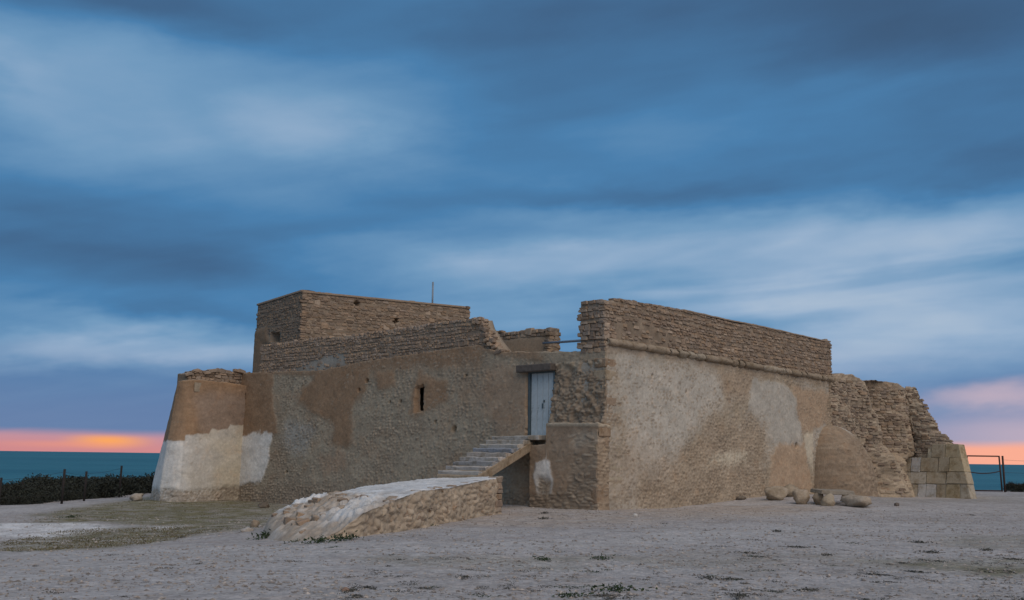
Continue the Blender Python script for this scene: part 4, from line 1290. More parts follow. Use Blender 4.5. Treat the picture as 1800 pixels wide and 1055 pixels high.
NST = 9
rise = (TOPZ - BOTZ) / NST
step_c = [(0.40, 0.36, 0.315), (0.44, 0.40, 0.36), (0.34, 0.32, 0.30), (0.47, 0.43, 0.39), (0.37, 0.32, 0.27), (0.28, 0.29, 0.31), (0.42, 0.38, 0.33), (0.39, 0.35, 0.3), (0.43, 0.39, 0.34)]
for i in range(NST):
    f0, f1 = i / NST, (i + 1) / NST + 0.012
    z1 = BOTZ + rise * (i + 1); z0 = z1 - rise * 1.05
    R0 = FR0 + (FR1 - FR0) * f0; R1 = FR0 + (FR1 - FR0) * f1; L0 = FL0 + (FL1 - FL0) * f0; L1 = FL0 + (FL1 - FL0) * f1
    nose = (R1 - R0) / np.linalg.norm(R1 - R0)
    ex = -dl * 0.0
    lo = [(*R0, z0), (*R1, z0), (*L1, z0), (*L0, z0)]; hi = [(*(R0 - nose * 0.02), z1), (*R1, z1 + 0.01), (*L1, z1 + 0.005), (*(L0 - nose * 0.02), z1)]
    o = place('step', prism('step', lo, hi, step_c[i], M_BLOCK, 0.02, 700 + i, 0.075), (0, 0, 0), 0, stair)
# the sloping slab that carries them
zs = 0.20
A0 = FR0 - (FR1 - FR0) * 0.03; B0 = FL0 - (FL1 - FL0) * 0.03
edge = dl * 0.03
hi = [(*(A0 + edge), BOTZ + 0.02), (*(FR1 + edge), TOPZ - rise * 0.75), (*FL1, TOPZ - rise * 0.75), (*B0, BOTZ + 0.02)]
lo = [(*(A0 + edge), BOTZ - 0.26), (*(FR1 + edge), TOPZ - rise - 0.27), (*FL1, TOPZ - rise - 0.27), (*B0, BOTZ - 0.26)]
place('stair_slab', prism('stair_slab', lo, hi, (0.34, 0.265, 0.185), M_BLOCK, 0.0, 3, 0.03), (0, 0, 0), 0, stair)
# landing sill under the door
ls0 = on_line(925, 768, J0, dl)[0]; ls1 = on_line(966, 768, J0, dl)[0]
Pa, Pb = J0 + dl * ls0, J0 + dl * ls1
lo = [(*(Pa + NL * 0.55), TOPZ - 0.14), (*(Pb + NL * 0.55), TOPZ - 0.14), (*(Pb - NL * 0.45), TOPZ - 0.14), (*(Pa - NL * 0.45), TOPZ - 0.14)]
place('landing', prism('landing', lo, [(a, b, TOPZ + 0.015) for a, b, _ in lo], (0.40, 0.35, 0.29), M_BLOCK, 0.008, 4), (0, 0, 0), 0, stair)

# ------------------------------------------------------------------ the masonry ramp that leads up to the steps
RSTONES = []


def build_ramp():
    R_end = np.array([-0.28, 28.45]); R_foot = np.array(on_ground(636, 943)[:2])
    L_end = np.array([-2.35, 30.5]); L_foot = np.array(on_ground(461, 937)[:2])
    ax = R_end - R_foot; L0 = np.linalg.norm(ax); ax /= L0; lat = np.array([-ax[1], ax[0]])
    axl = L_end - L_foot; LL = np.linalg.norm(axl); axl /= LL
    Rpts = np.array([on_ground(548, 951)[:2], on_ground(595, 947)[:2], R_foot, R_end])
    racc = np.concatenate([[0], np.cumsum(np.linalg.norm(np.diff(Rpts, axis=0), axis=1))]); L = racc[-1]; U2 = racc[2]
    t = thing('approach_ramp', 'earth and rubble ramp with worn whitewashed top rising to the steps', 'ramp', (R_foot[0], R_foot[1], float(ground_z(*R_foot))))
    rq = profile([(636, 902), (652, 896), (681, 884), (737, 862), (788, 857), (845, 845), (882, 838)], R_foot, ax)
    z_f = float(ground_z(*R_foot))
    rp = lambda u: np.where(u < U2, np.interp(u, [0, racc[1], U2], [z_f - 0.1, z_f + 0.12, float(rq(0.0))]), rq(np.maximum(u - U2, 0)))
    lp = profile([(461, 934), (466, 920), (473, 906), (500, 893), (560, 873), (640, 855), (780, 838), (800, 836)], L_foot, axl)
    nu, nside, ntop = 250, 34, 90
    us = np.linspace(0, L, nu + 1)
    q_ = np.interp(us, [0, U2, L], [0, 0.22, 1.0])
    Rb = np.stack([np.interp(us, racc, Rpts[:, k]) for k in (0, 1)], -1); Lb = L_foot + axl * (q_ * LL)[:, None]
    gz = ground_z(Rb[:, 0], Rb[:, 1]); glz = ground_z(Lb[:, 0], Lb[:, 1])
    rh = np.maximum(rp(us), gz - 0.02) + 0.03 * fbm(us / 0.25, us * 0, 3, 70); hz = np.maximum(lp(q_ * LL), glz - 0.02) + 0.03 * fbm(us / 0.3, us * 0 + 4, 3, 70)
    rows = []; cols = []
    wht = np.array([0.60, 0.58, 0.55]); stone = np.array([0.40, 0.32, 0.235]); dirt = np.array([0.40, 0.335, 0.27])
    f = np.linspace(0, 1, nside + 1)[:-1]
    Uu = np.repeat(us[:, None], len(f), 1)
    zb = gz - 0.35
    Zs = zb[:, None] + (rh - zb)[:, None] * f[None]
    gap, r1, r2 = rubble(Uu, Zs, 0.27, 0.14, 71, 0.14, 0.45, 2.2)
    st = np.clip(gap / 0.40, 0, 1.2) ** 0.7 * (0.45 + 0.55 * r1)
    lev = 0.22 + 0.7 * fbm(Uu / .5, Zs / .4, 4, 72) + 0.25 * sstep(1.6, 0.0, Uu) + 0.3 * sstep(0.75, 1.0, f[None])
    dd = 0.10 * np.maximum(st, lev) + 0.07 * fbm(Uu / .16, Zs / .13, 4, 69, 0.62) + 0.16 * fbm(Uu / .6, Zs / .5, 4, 73) + 0.14 * (1 - f[None]) - 0.08 + 0.04 * fbm(Uu / .1, Zs / .1, 3, 70)
    tg = np.gradient(Rb, axis=0); tg /= np.linalg.norm(tg, axis=1)[:, None]
    for _ in range(12): tg[1:-1] = (tg[:-2] + tg[1:-1] + tg[2:]) / 3
    nl = np.stack([-tg[:, 1], tg[:, 0]], -1)
    Ps = Rb[:, None] - nl[:, None] * dd[..., None]
    cs = compose(Uu, Zs, sstep(-.1, .12, lev - st), r1, r2, np.clip(gap / .22, 0, 1), np.tile(np.array([0.40, 0.325, 0.24]), Uu.shape + (1,))) * 1.02
    rows.append(np.concatenate([Ps, Zs[..., None]], -1)); cols.append(cs)
    f = np.linspace(0, 1, ntop + 1)
    Uu = np.repeat(us[:, None], ntop + 1, 1); Wd = np.linalg.norm(Lb - Rb, axis=1); Vv = f[None] * Wd[:, None]
    Zt = rh[:, None] + (hz - rh)[:, None] * sstep(0, 1, f)[None]
    # a low hump between the edges towards the foot, falling to the ground at the toe
    toe = sstep(0.0, 1.2, Uu)
    gmix = gz[:, None] + (glz - gz)[:, None] * f[None]
    Zt = Zt + 0.10 * np.sin(np.pi * f)[None] * sstep(0.2, 1.2, Uu) * sstep(5.0, 2.5, Uu)
    PX = Rb[:, None] + (Lb - Rb)[:, None] * f[None, :, None]; Xp, Yp = PX[..., 0], PX[..., 1]
    rg = fbm(Xp / .45, Yp / .45, 5, 74, 0.6)
    foot = sstep(3.0, 1.0, Uu + 0.6 * (f[None] - 0.5) + 1.3 * fbm(Xp / .9, Yp / .9, 4, 75))
    gap, r1, r2 = rubble(Xp, Yp, 0.24, 0.2, 76, 0.12, 0.45, 2.2)
    Yp = Yp + 1.3 * Zt; rg = fbm(Xp / .45, Yp / .45, 5, 74, 0.6)
    lump = 0.07 * rg + foot * (0.26 * fbm(Xp / .5, Yp / .5, 5, 79, 0.62) + 0.10 * np.clip(gap / .45, 0, 1) - 0.04) + 0.03 * fbm(Xp / .12, Yp / .12, 3, 80)
    Zt = np.maximum(Zt, gmix - 0.05) + lump * np.minimum(1, 0.25 + toe) - 0.10 * sstep(0.35, 0.0, Uu)
    Zt[:, 0] = rh - 0.01
    Pt = Rb[:, None] + (Lb - Rb)[:, None] * f[None, :, None] - (ax + axl) / 2 * (0.55 * np.sin(np.pi * f)[None] * sstep(1.5, 0.0, Uu))[..., None]
    wm = np.clip(1.02 - 0.98 * foot + 1.3 * rg - 0.5 * np.exp(-((f[None] - 0.80) / 0.12) ** 2) * sstep(4.2, 2.6, Uu), 0, 1)
    ridge = np.exp(-((f[None] - 0.17) / 0.17) ** 2) * sstep(0.3, 1.0, Uu); wm = np.maximum(wm, np.clip(ridge * (0.85 + 1.3 * rg), 0, 1))
    lip = sstep(0.78, 0.90, f[None] + 0.10 * rg) * sstep(0.15, 0.5, Uu); wm = np.clip(np.maximum(wm, lip * (0.9 + rg)), 0, 1)
    ct = stone_col(r1, r2) * 1.15; ct = ct + (dirt - ct) * 0.55; ct = JOINT * 1.4 + (ct - JOINT * 1.4) * (0.55 + 0.45 * np.clip(gap / .2, 0, 1))[..., None]
    ct = ct * (1 + 0.5 * rg)[..., None]
    ct = ct + (wht * (0.94 + 0.45 * rg)[..., None] - ct) * wm[..., None]
    rows.append(np.concatenate([Pt, Zt[..., None]], -1)); cols.append(ct)
    rr = random.Random(9); spots = []
    for _ in range(90):                                     # lumps breaking through the worn toe
        i = rr.randrange(8, 110); j = rr.randrange(20, 80)
        if wm[i, j] < 0.6: spots.append((Pt[i, j], Zt[i, j] - 0.03, tg[i], nl[i], rr.uniform(0.10, 0.24)))
    for _ in range(130):                                    # rough stones of the rubble face
        i = rr.randrange(40, nu - 8); j = rr.randrange(5, nside)
        spots.append((Ps[i, j] + nl[i] * 0.125, Zs[i, j], tg[i], nl[i], rr.uniform(0.08, 0.18)))
    out = (Lb - Rb) / Wd[:, None]
    for q in (0.5, 1.0):
        P = Lb + out * 0.14 * q; z = Zt[:, -1] * (1 - q) + (glz - 0.4) * q
        rows.append(np.concatenate([P, z[:, None]], -1)[:, None]); cols.append(np.tile(dirt, (nu + 1, 1, 1)))
    G = np.concatenate(rows, 1); CC = np.concatenate(cols, 1)
    nj = G.shape[1]
    e1 = G[-1].copy(); e1[:, 2] = np.minimum(e1[:, 2], gz[-1] - 0.4)
    e0 = G[0].copy(); e0[:, :2] -= ax * 0.12; e0[:, 2] = np.minimum(e0[:, 2], gz[0] - 0.6)
    G = np.concatenate([e0[None], G, e1[None]], 0); CC = np.concatenate([CC[:1], CC, np.tile(STONE_A, (1, nj, 1))], 0)
    ni = G.shape[0]
    idx = np.arange(ni * nj).reshape(ni, nj)
    q = np.stack([idx[:-1, :-1], idx[1:, :-1], idx[1:, 1:], idx[:-1, 1:]], -1)
    def sub(name, cols_):
        qq = q[:, cols_].reshape(-1, 4); used, inv = np.unique(qq, return_inverse=True)
        me = mesh_from(name, G.reshape(-1, 3)[used], inv.reshape(-1, 4), colors=CC.reshape(-1, 3)[used], mat=M_WALL)
        o = obj(name, me); child_at(o, t); return o
    rf_ = sub('rubble_face', slice(0, nside))
    for p, z, t_, n_, sz in spots:
        RSTONES.append((rf_, (p[0], p[1], z), t_, -n_, (sz * rr.uniform(1.0, 1.7), 0.24, sz * rr.uniform(0.55, 0.8)), rr.uniform(-0.35, 0.35), rr.randrange(14), rr.choice((1, 1, 0, 3, 4))))
    sub('ramp_surface', slice(nside, nj - 1))
    r = random.Random(5)
    z = -0.15; row = 0
    while z < 0.90:
        h = r.uniform(0.13, 0.2); w_ = r.uniform(0.3, 0.55)
        c = R_foot + ax * (L0 - w_ / 2 + 0.05) + lat * 0.10
        o = obj('stone', stone_mesh(row % 14, row % 5)); o.parent = t
        o.matrix_parent_inverse = Matrix.Translation(t.location).inverted()
        o.location = (c[0], c[1], z + h / 2); o.scale = (w_, 0.36, h * 1.02); o.rotation_euler = (r.uniform(-.05, .05), r.uniform(-.05, .05), math.atan2(ax[1], ax[0]))
        z += h; row += 1
    return t, R_foot, ax, lat, L0


RAMP, RF, RAX, RLAT, RLEN = build_ramp()

# ------------------------------------------------------------------ realise the laid stones: the 300 that show largest singly, the others joined per wall
bpy.context.view_layer.update()
def shown(st):
    p = np.array(st[1]); dist = np.linalg.norm(p - np.array([0, 0, EYE]))
    n = np.array([*st[3], 0.0]); v = (np.array([0, 0, EYE]) - p) / dist
    return st[4][0] * st[4][2] / dist ** 2 * max(0.05, float(n @ v))


STONES.sort(key=shown, reverse=True)
singles = STONES[:285]; rest = STONES[285:]
for st in singles + RSTONES:
    o = obj('stone', stone_mesh(st[6], st[7])); o.parent = st[0]
    o.matrix_parent_inverse = st[0].matrix_world.inverted()
    loc, rot, scl = mats(st).decompose()
    o.location = loc; o.rotation_euler = rot.to_euler(); o.scale = scl
for part in dict.fromkeys(s_[0].name for s_ in rest):
    VV, QQ, TT, CCs = [], [], [], []; n = 0
    for st in rest:
        if st[0].name != part: continue
        V, q, t = PROTO[st[6]]; M = np.array(mats(st))
        W = V @ M[:3, :3].T + M[:3, 3]
        VV.append(W); QQ.append(q + n); TT.append(t + n); n += len(V)
        c = np.array(PAL[st[7]]) * SRNG.uniform(0.84, 1.16); CCs.append(np.tile(c, (len(V), 1)))
    me = mesh_from('stone_courses', np.concatenate(VV), np.concatenate(QQ), np.concatenate(TT), colors=np.concatenate(CCs), mat=M_STONE, smooth=False)
    par = bpy.data.objects[part]
    o = obj('stone_courses', me, kind='stuff'); o.parent = par; o.matrix_parent_inverse = par.matrix_world.inverted()


# ------------------------------------------------------------------ loose things
def boulder(name, seed, size, colr, lump=0.35, detail=3, flat=0.0):
    import bmesh
    bm = bmesh.new(); bmesh.ops.create_icosphere(bm, subdivisions=detail, radius=0.5)
    me = bpy.data.meshes.new(name)
    r = random.Random(seed); planes = []
    for _ in range(15):
        v = Vector((r.gauss(0, 1), r.gauss(0, 1), r.gauss(0, 1))).normalized(); planes.append((v, r.uniform(0.30, 0.44)))
    for v in bm.verts:
        for n, d in planes:
            k = v.co.dot(n)
            if k > d: v.co -= n * (k - d)
        q = v.co * 3.1
        v.co *= 1 + lump * (vnoise(q.x + 3, q.y + q.z * 1.7, seed) - 0.5) * 0.5 + 0.20 * (float(vnoise(q.x * 2.5, q.y * 2.5 + q.z * 3.3, seed + 1)) - 0.5) + 0.12 * (float(vnoise(q.x * 6, q.y * 6 + q.z * 7, seed + 2)) - 0.5)
        v.co.x *= size[0]; v.co.y *= size[1]; v.co.z *= size[2]
    lo = [min(v.co[k] for v in bm.verts) for k in range(3)]; hi_ = [max(v.co[k] for v in bm.verts) for k in range(3)]
    for v in bm.verts:
        for k in range(3): v.co[k] = ((v.co[k] - lo[k]) / (hi_[k] - lo[k]) - (0.5 if k < 2 else 0.0)) * size[k]
    bm.to_mesh(me); bm.free()
    for p in me.polygons: p.use_smooth = True
    at = me.color_attributes.new('Col', 'FLOAT_COLOR', 'POINT')
    at.data.foreach_set('color', np.tile(np.array([*colr, 1.0], np.float32), len(me.vertices)))
    me.materials.append(M_ROCK)
    return me


def put_boulder(name, px, py, w_px, h_px, colr, seed, label, cat='rock', elong=1.0, rz=0.3, group=None):
    """px,py: middle of the lower edge as surveyed; size from its distance"""
    g = on_ground(px, py); dist = g[1]; w = w_px * dist / F_PX; h = h_px * dist / F_PX
    o = obj(name, boulder(name, seed, (w * 1.05, w * 0.8 * elong, h * 1.02 + 0.05), colr))
    o.location = (g[0], g[1] + w * 0.3 * elong, g[2] - 0.05); o.rotation_euler = (0, 0, rz)
    return tag(o, label, cat, group)


put_boulder('boulder', 1367, 880, 42, 24, (0.40, 0.325, 0.24), 3, 'rounded pale boulder with a flat top, lying apart from the slab at the wall foot', rz=0.1)
put_boulder('boulder', 1391, 874, 40, 22, (0.36, 0.29, 0.21), 4, 'boulder half hidden behind two others, against the base of the lit wall', rz=0.5)
put_boulder('boulder', 1414, 887, 31, 25, (0.40, 0.32, 0.235), 5, 'short blunt boulder standing just left of the slab supports')
put_boulder('boulder', 1441, 888, 20, 25, (0.37, 0.285, 0.20), 6, 'upright broken stone propping one end of the thin slab', rz=0.0)
put_boulder('boulder', 1459, 890, 26, 22, (0.38, 0.31, 0.225), 7, 'squarish stone under the middle of the thin slab', rz=0.0)
put_boulder('boulder', 1516, 893, 44, 22, (0.40, 0.33, 0.255), 8, 'long low boulder with a reddish nose, lying outside the slab end', elong=1.5, rz=0.25)
put_boulder('boulder', 1494, 884, 24, 20, (0.33, 0.27, 0.2), 9, 'dark squat stone in the gap under the slab end', rz=0.1)
put_boulder('boulder', 237, 881, 22, 13, (0.40, 0.345, 0.28), 10, 'lone pale rock at the foot of the whitewashed bastion by the scrub')
g = on_ground(1466, 888)
slab = obj('stone_slab', prism('stone_slab', [(-0.62, -0.35, -0.05), (0.62, -0.35, -0.05), (0.58, 0.6, -0.05), (-0.6, 0.6, -0.05)], [(-0.60, -0.33, 0.07), (0.60, -0.34, 0.06), (0.56, 0.6, 0.07), (-0.58, 0.58, 0.07)], (0.31, 0.265, 0.21), M_ROCK, 0.025, 3))
r_ = ray(1466, 865.5); k_ = (g[1] + 0.18) / r_[1]
slab.location = (r_[0] * k_, r_[1] * k_, EYE + r_[2] * k_); slab.rotation_euler = (0.03, 0.02, 0.12)
tag(slab, 'thin flat stone slab laid like a bench on stones below the half dome', 'stone slab')
put_boulder('rock', 1117, 908, 9, 5, (0.72, 0.70, 0.66), 21, 'small white stone lying alone on the gravel before the lit wall')
put_boulder('rock', 1305, 879, 19, 7, (0.20, 0.165, 0.13), 22, 'flat dark stone lying against the foot of the lit wall')
put_boulder('rock', 1283, 875, 14, 6, (0.30, 0.25, 0.19), 23, 'small brown stone beside a flat dark stone at the wall foot')
put_boulder('rock', 1578, 890, 9, 6, (0.15, 0.12, 0.1), 24, 'small dark stone on the gravel before the dressed blocks')
put_boulder('rock', 432, 935, 22, 8, (0.46, 0.41, 0.36), 25, 'pale flat stone at the low end of the ramp on the grass edge')
put_boulder('rock', 447, 927, 16, 13, (0.33, 0.26, 0.19), 26, 'brown stone tumbled against the low end of the ramp')
put_boulder('rock', 462, 893, 20, 9, (0.17, 0.14, 0.11), 27, 'dark stone at the foot of the shaded wall near the bastion')
put_boulder('rock', 607, 1040, 16, 7, (0.30, 0.20, 0.15), 28, 'small reddish stone in the gravel at the bottom of the view')


def tube(name, pts, rad, mat, seg=8):
    V, Q = [], []; pts = [Vector(p) for p in pts]
    for i, p in enumerate(pts):
        t = (pts[min(i + 1, len(pts) - 1)] - pts[max(i - 1, 0)]).normalized()
        a = t.orthogonal().normalized(); b = t.cross(a)
        for k in range(seg): V.append(p + (a * math.cos(2 * math.pi * k / seg) + b * math.sin(2 * math.pi * k / seg)) * rad)
    for i in range(len(pts) - 1):
        for k in range(seg): Q.append((i * seg + k, i * seg + (k + 1) % seg, (i + 1) * seg + (k + 1) % seg, (i + 1) * seg + k))
    n = len(V); V += [pts[0], pts[-1]]
    T = [(n, (k + 1) % seg, k) for k in range(seg)] + [(n + 1, n - seg + k, n - seg + (k + 1) % seg) for k in range(seg)]
    return mesh_from(name, [tuple(v) for v in V], Q, T, mat=mat)


# thin mast on the tower roof
mp = T_c + tr_d * on_line(767.5, 530, T_c, tr_d)[0] - tr_n * 0.5
mz0 = on_line(767.5, 537, T_c - tr_n * 0.5, tr_d)[1]; mz1 = on_line(767.5, 496.5, T_c - tr_n * 0.5, tr_d)[1]
o = obj('roof_mast', tube('roof_mast', [(0, 0, -0.5), (0, 0, mz1 - mz0)], 0.045, M_STEEL)); o.location = (mp[0], mp[1], mz0)
tag(o, 'thin bare metal mast standing on the tower block roof', 'mast')
# pipe spanning the gap over the doorway
ra = ray(1030, 597.5); pb = C0 + DL * (END_W - 0.15) - NL * 0.5
ka = pb[1] / ra[1]; Pa = np.array([ra[0] * ka, ra[1] * ka, EYE + ra[2] * ka])
sb, zb_ = on_line(955, 603.5, Io + NL * 0.12, dl); Pb_ = Io + NL * 0.12 + dl * sb
o = obj('steel_pipe', tube('steel_pipe', [Vector(Pa) - Vector((Pb_[0], Pb_[1], zb_)) + Vector((0.25, 0.0, 0.01)), (0, 0, 0)], 0.045, M_STEEL)); o.location = (Pb_[0], Pb_[1], zb_)
tag(o, 'grey metal pipe spanning the gap above the doorway between two wall ends', 'pipe')


# ---- gate and fences
def bar(name, p0, p1, w_, mat, parent, off):
    o = obj(name, tube(name, [Vector(p0) - off, Vector(p1) - off], w_, mat, 6)); o.parent = parent; return o


GD = 57.0
gl = on_ground(1693, 864.5); gr = on_ground(1756, 865.5)
GY = 56.5
gx0, gx1 = (1693 - 900) / F_PX * (GY - .2), (1756 - 900) / F_PX * (GY - .2)
gz = float(ground_z(gx0, GY))
hg = 2.08
gt = thing('metal_gate', 'rusty open-framed metal gate with a sagging chain, beside the dressed bastion blocks', 'gate', (gx0, GY, gz))
off = Vector((gx0, GY, gz))
a, b = gx0 + 0.10, gx1 - 0.06
bar('frame_bar', (a, GY, gz + 0.05), (a + 0.02, GY, gz + hg), 0.045, M_RUST, gt, off)
bar('frame_bar', (b, GY, gz + 0.05), (b - 0.05, GY, gz + hg), 0.045, M_RUST, gt, off)
bar('frame_bar', (a + 0.05, GY, gz + hg - 0.03), (b - 0.09, GY, gz + hg - 0.03), 0.04, M_RUST, gt, off)
bar('frame_bar', (a + 0.05, GY, gz + 0.09), (b - 0.05, GY, gz + 0.09), 0.04, M_RUST, gt, off)
pts = [(a + (b - a) * q - off.x, 0, 1.16 - 0.12 * math.sin(math.pi * q) + 0.05 * q) for q in np.linspace(0, 1, 13)]
o = obj('chain', tube('chain', pts, 0.03, M_RUST, 5)); o.parent = gt
fr = thing('wire_fence', 'rusty post and wire fence either side of the metal gate', 'fence', (gx0 - 0.18, GY, gz))
off2 = Vector((gx0 - 0.18, GY, gz))
for x in (gx0 - 0.18, gx1 + 0.10, gx1 + 3.2):
    zz = float(ground_z(x, GY)); bar('post', (x, GY, zz - 0.3), (x - 0.01, GY, zz + hg - 0.02), 0.055, M_RUST, fr, off2)
for hh in (1.85, 1.15, 0.5):
    pts = [(gx1 + 0.10 + (3.1) * q - off2.x, 0, hh - 0.05 * math.sin(math.pi * q)) for q in np.linspace(0, 1, 9)]
    o = obj('wire', tube('wire', pts, 0.008, M_RUST, 4)); o.parent = fr

# seaward fence in front of the scrub
posts = [(22, 890, 840, 41.0), (130, 887, 825, 43.0), (168, 882, 829, 46.0), (228, 872, 819, 50.0)]
f0 = None
tops = []
for px, yb, yt, dp in posts:
    x = (px - 900) / F_PX * dp; z0 = float(ground_z(x, dp)); r_ = ray(px, yt); z1 = EYE + r_[2] / r_[1] * dp
    if f0 is None:
        f0 = thing('wire_fence', 'dark thin-posted wire fence in front of the low dark scrub', 'fence', (x, dp, z0)); offf = Vector((x, dp, z0))
    bar('post', (x, dp, z0 - 0.3), (x + 0.01, dp, z1), 0.055 if px != 22 else 0.05, M_POST, f0, offf); tops.append((x, dp, z0, z1))
tops = [(tops[0][0] - 0.6, 30.0, float(ground_z(tops[0][0] - .6, 30.0)), float(ground_z(tops[0][0] - .6, 30.0)) + 1.5)] + tops
for hh in (0.92, 0.62, 0.3):
    for (x0, y0, a0, b0_), (x1, y1, a1, b1_) in zip(tops[:-1], tops[1:]):
        pts = [Vector((x0 + (x1 - x0) * q, y0 + (y1 - y0) * q, (a0 + (b0_ - a0) * hh) * (1 - q) + (a1 + (b1_ - a1) * hh) * q - 0.06 * math.sin(math.pi * q))) - offf for q in np.linspace(0, 1, 6)]
        o = obj('wire', tube('wire', pts, 0.006, M_POST, 4)); o.parent = f0
f1 = None
for px, yt, dp in ((15, 853, 52), (60, 848, 54), (100, 843, 56), (175, 843, 57), (209, 845, 58), (242, 848, 59)):
    x = (px - 900) / F_PX * dp; z0 = float(ground_z(x, dp)) ; r_ = ray(px, yt); z1 = EYE + r_[2] / r_[1] * dp
    if f1 is None:
        f1 = thing('post_row', 'farther row of short dark posts standing among the scrub', 'fence', (x, dp, z0)); off3 = Vector((x, dp, z0))
    bar('post', (x, dp, z0 - 0.3), (x, dp, z1), 0.06, M_POST, f1, off3)


# ------------------------------------------------------------------ scrub, weeds, grass, gravel
def leaf_cloud(n, rx, ry, rz_, leaf, seed, spiky=0.0):
    r = np.random.RandomState(seed)
    th = r.rand(n) * 2 * np.pi; rad = np.sqrt(r.rand(n)); hgt = r.rand(n) ** 0.75
    prof = np.sqrt(np.clip(1 - hgt ** 2.2, 0.03, 1)) * (1 + 0.45 * np.sin(th * 3 + seed) * 0.5)
    P = np.stack([rx * rad * prof * np.cos(th), ry * rad * prof * np.sin(th), rz_ * hgt * (1 + spiky * (r.rand(n) ** 6))], -1)
    P += r.randn(n, 3) * 0.02
    d = r.randn(n, 3); d[:, 2] = np.abs(d[:, 2]) + 0.5; d /= np.linalg.norm(d, axis=1)[:, None]
    e = np.cross(d, r.randn(n, 3)); e /= np.linalg.norm(e, axis=1)[:, None] + 1e-6
    s = leaf * (0.6 + 0.8 * r.rand(n))[:, None]
    V = np.stack([P, P + d * s * 0.5 + e * s * 0.22, P + d * s, P + d * s * 0.5 - e * s * 0.22], 1).reshape(-1, 3)
    q = np.arange(n * 4).reshape(n, 4)
    return V, q


def twigs(n, h, spread, seed):
    r = np.random.RandomState(seed); V = []; Q = []
    for k in range(n):
        a = r.rand() * 6.283; l = h * (0.6 + 0.6 * r.rand()); s = spread * r.rand()
        p0 = np.array([0.08 * math.cos(a), 0.08 * math.sin(a), -0.1]); p1 = np.array([s * math.cos(a), s * math.sin(a), l]); w = 0.014
        m = (p0 + p1) / 2 + r.randn(3) * 0.05
        for u, v in ((p0, m), (m, p1)):
            b = len(V); 
            for c, ww in ((u, w), (v, w * 0.6)):
                for i in range(3): V.append(c + np.array([math.cos(i * 2.094), math.sin(i * 2.094), 0]) * ww)
            for i in range(3): Q.append((b + i, b + (i + 1) % 3, b + 3 + (i + 1) % 3, b + 3 + i))
    return np.array(V), np.array(Q)


def build_scrub():
    var = []
    for k in range(5):
        V, q = leaf_cloud(1500, 0.95 + 0.15 * k, 0.9, 0.85 + 0.1 * (k % 3), 0.15, 800 + k, 0.35)
        root_leaf = mesh_from('foliage', V, q, mat=M_SCRUB, smooth=False)
        V2, q2 = twigs(26, 1.0, 0.8, 820 + k); tw = mesh_from('stem', V2, q2, mat=M_TWIG)
        var.append((root_leaf, tw))
    r = random.Random(77); spots = []
    for i in range(1200):
        if len(spots) >= 150: break
        y = r.uniform(36, 60); xe = np.interp(y, [36, 41, 43, 46, 50, 60], [-21.6, -21.9, -21.2, -21.0, -20.9, -20.6])
        x = xe - abs(r.gauss(0, 3.4)) + 0.3
        if x < -32: continue
        if all((x - a) ** 2 + (y - b) ** 2 > 0.55 for a, b, _ in spots): spots.append((x, y, r.uniform(0.85, 1.1) * np.interp(y, [36, 46, 56], [0.34, 0.44, 0.78])))
    spots += [(-19.4, 56.0, 0.9), (-18.9, 58.0, 0.85), (-20.2, 57.0, 0.95)]
    for i, (x, y, sc) in enumerate(spots):
        fol, tw = var[i % 5]
        t = thing('shrub', 'low dark scrub bush in the thicket behind the thin-posted fence', 'shrub', (x, y, float(ground_z(x, y)) - 0.05), r.uniform(0, 6.28), 'dark scrub behind the fence')
        t.scale = (sc * 1.5, sc * 1.5, sc * r.uniform(0.85, 1.15))
        for nm, me in (('foliage', fol), ('stem', tw)):
            o = obj(nm, me); o.parent = t
    # a few low plants beyond the gate
    for i, (px, sc) in enumerate(((1768, 0.55), (1782, 0.42), (1797, 0.5))):
        y = 57.6; x = (px - 900) / F_PX * y
        t = thing('shrub', ('low bush on the bank edge just past the gate post', 'smaller low bush between two others on the bank edge', 'low bush on the bank edge at the picture border')[i], 'shrub', (x, y, float(ground_z(x, y)) - 0.03), i * 1.3)
        t.scale = (sc, sc, sc)
        for nm, me in zip(('foliage', 'stem'), var[i]):
            o = obj(nm, me); o.parent = t


build_scrub()


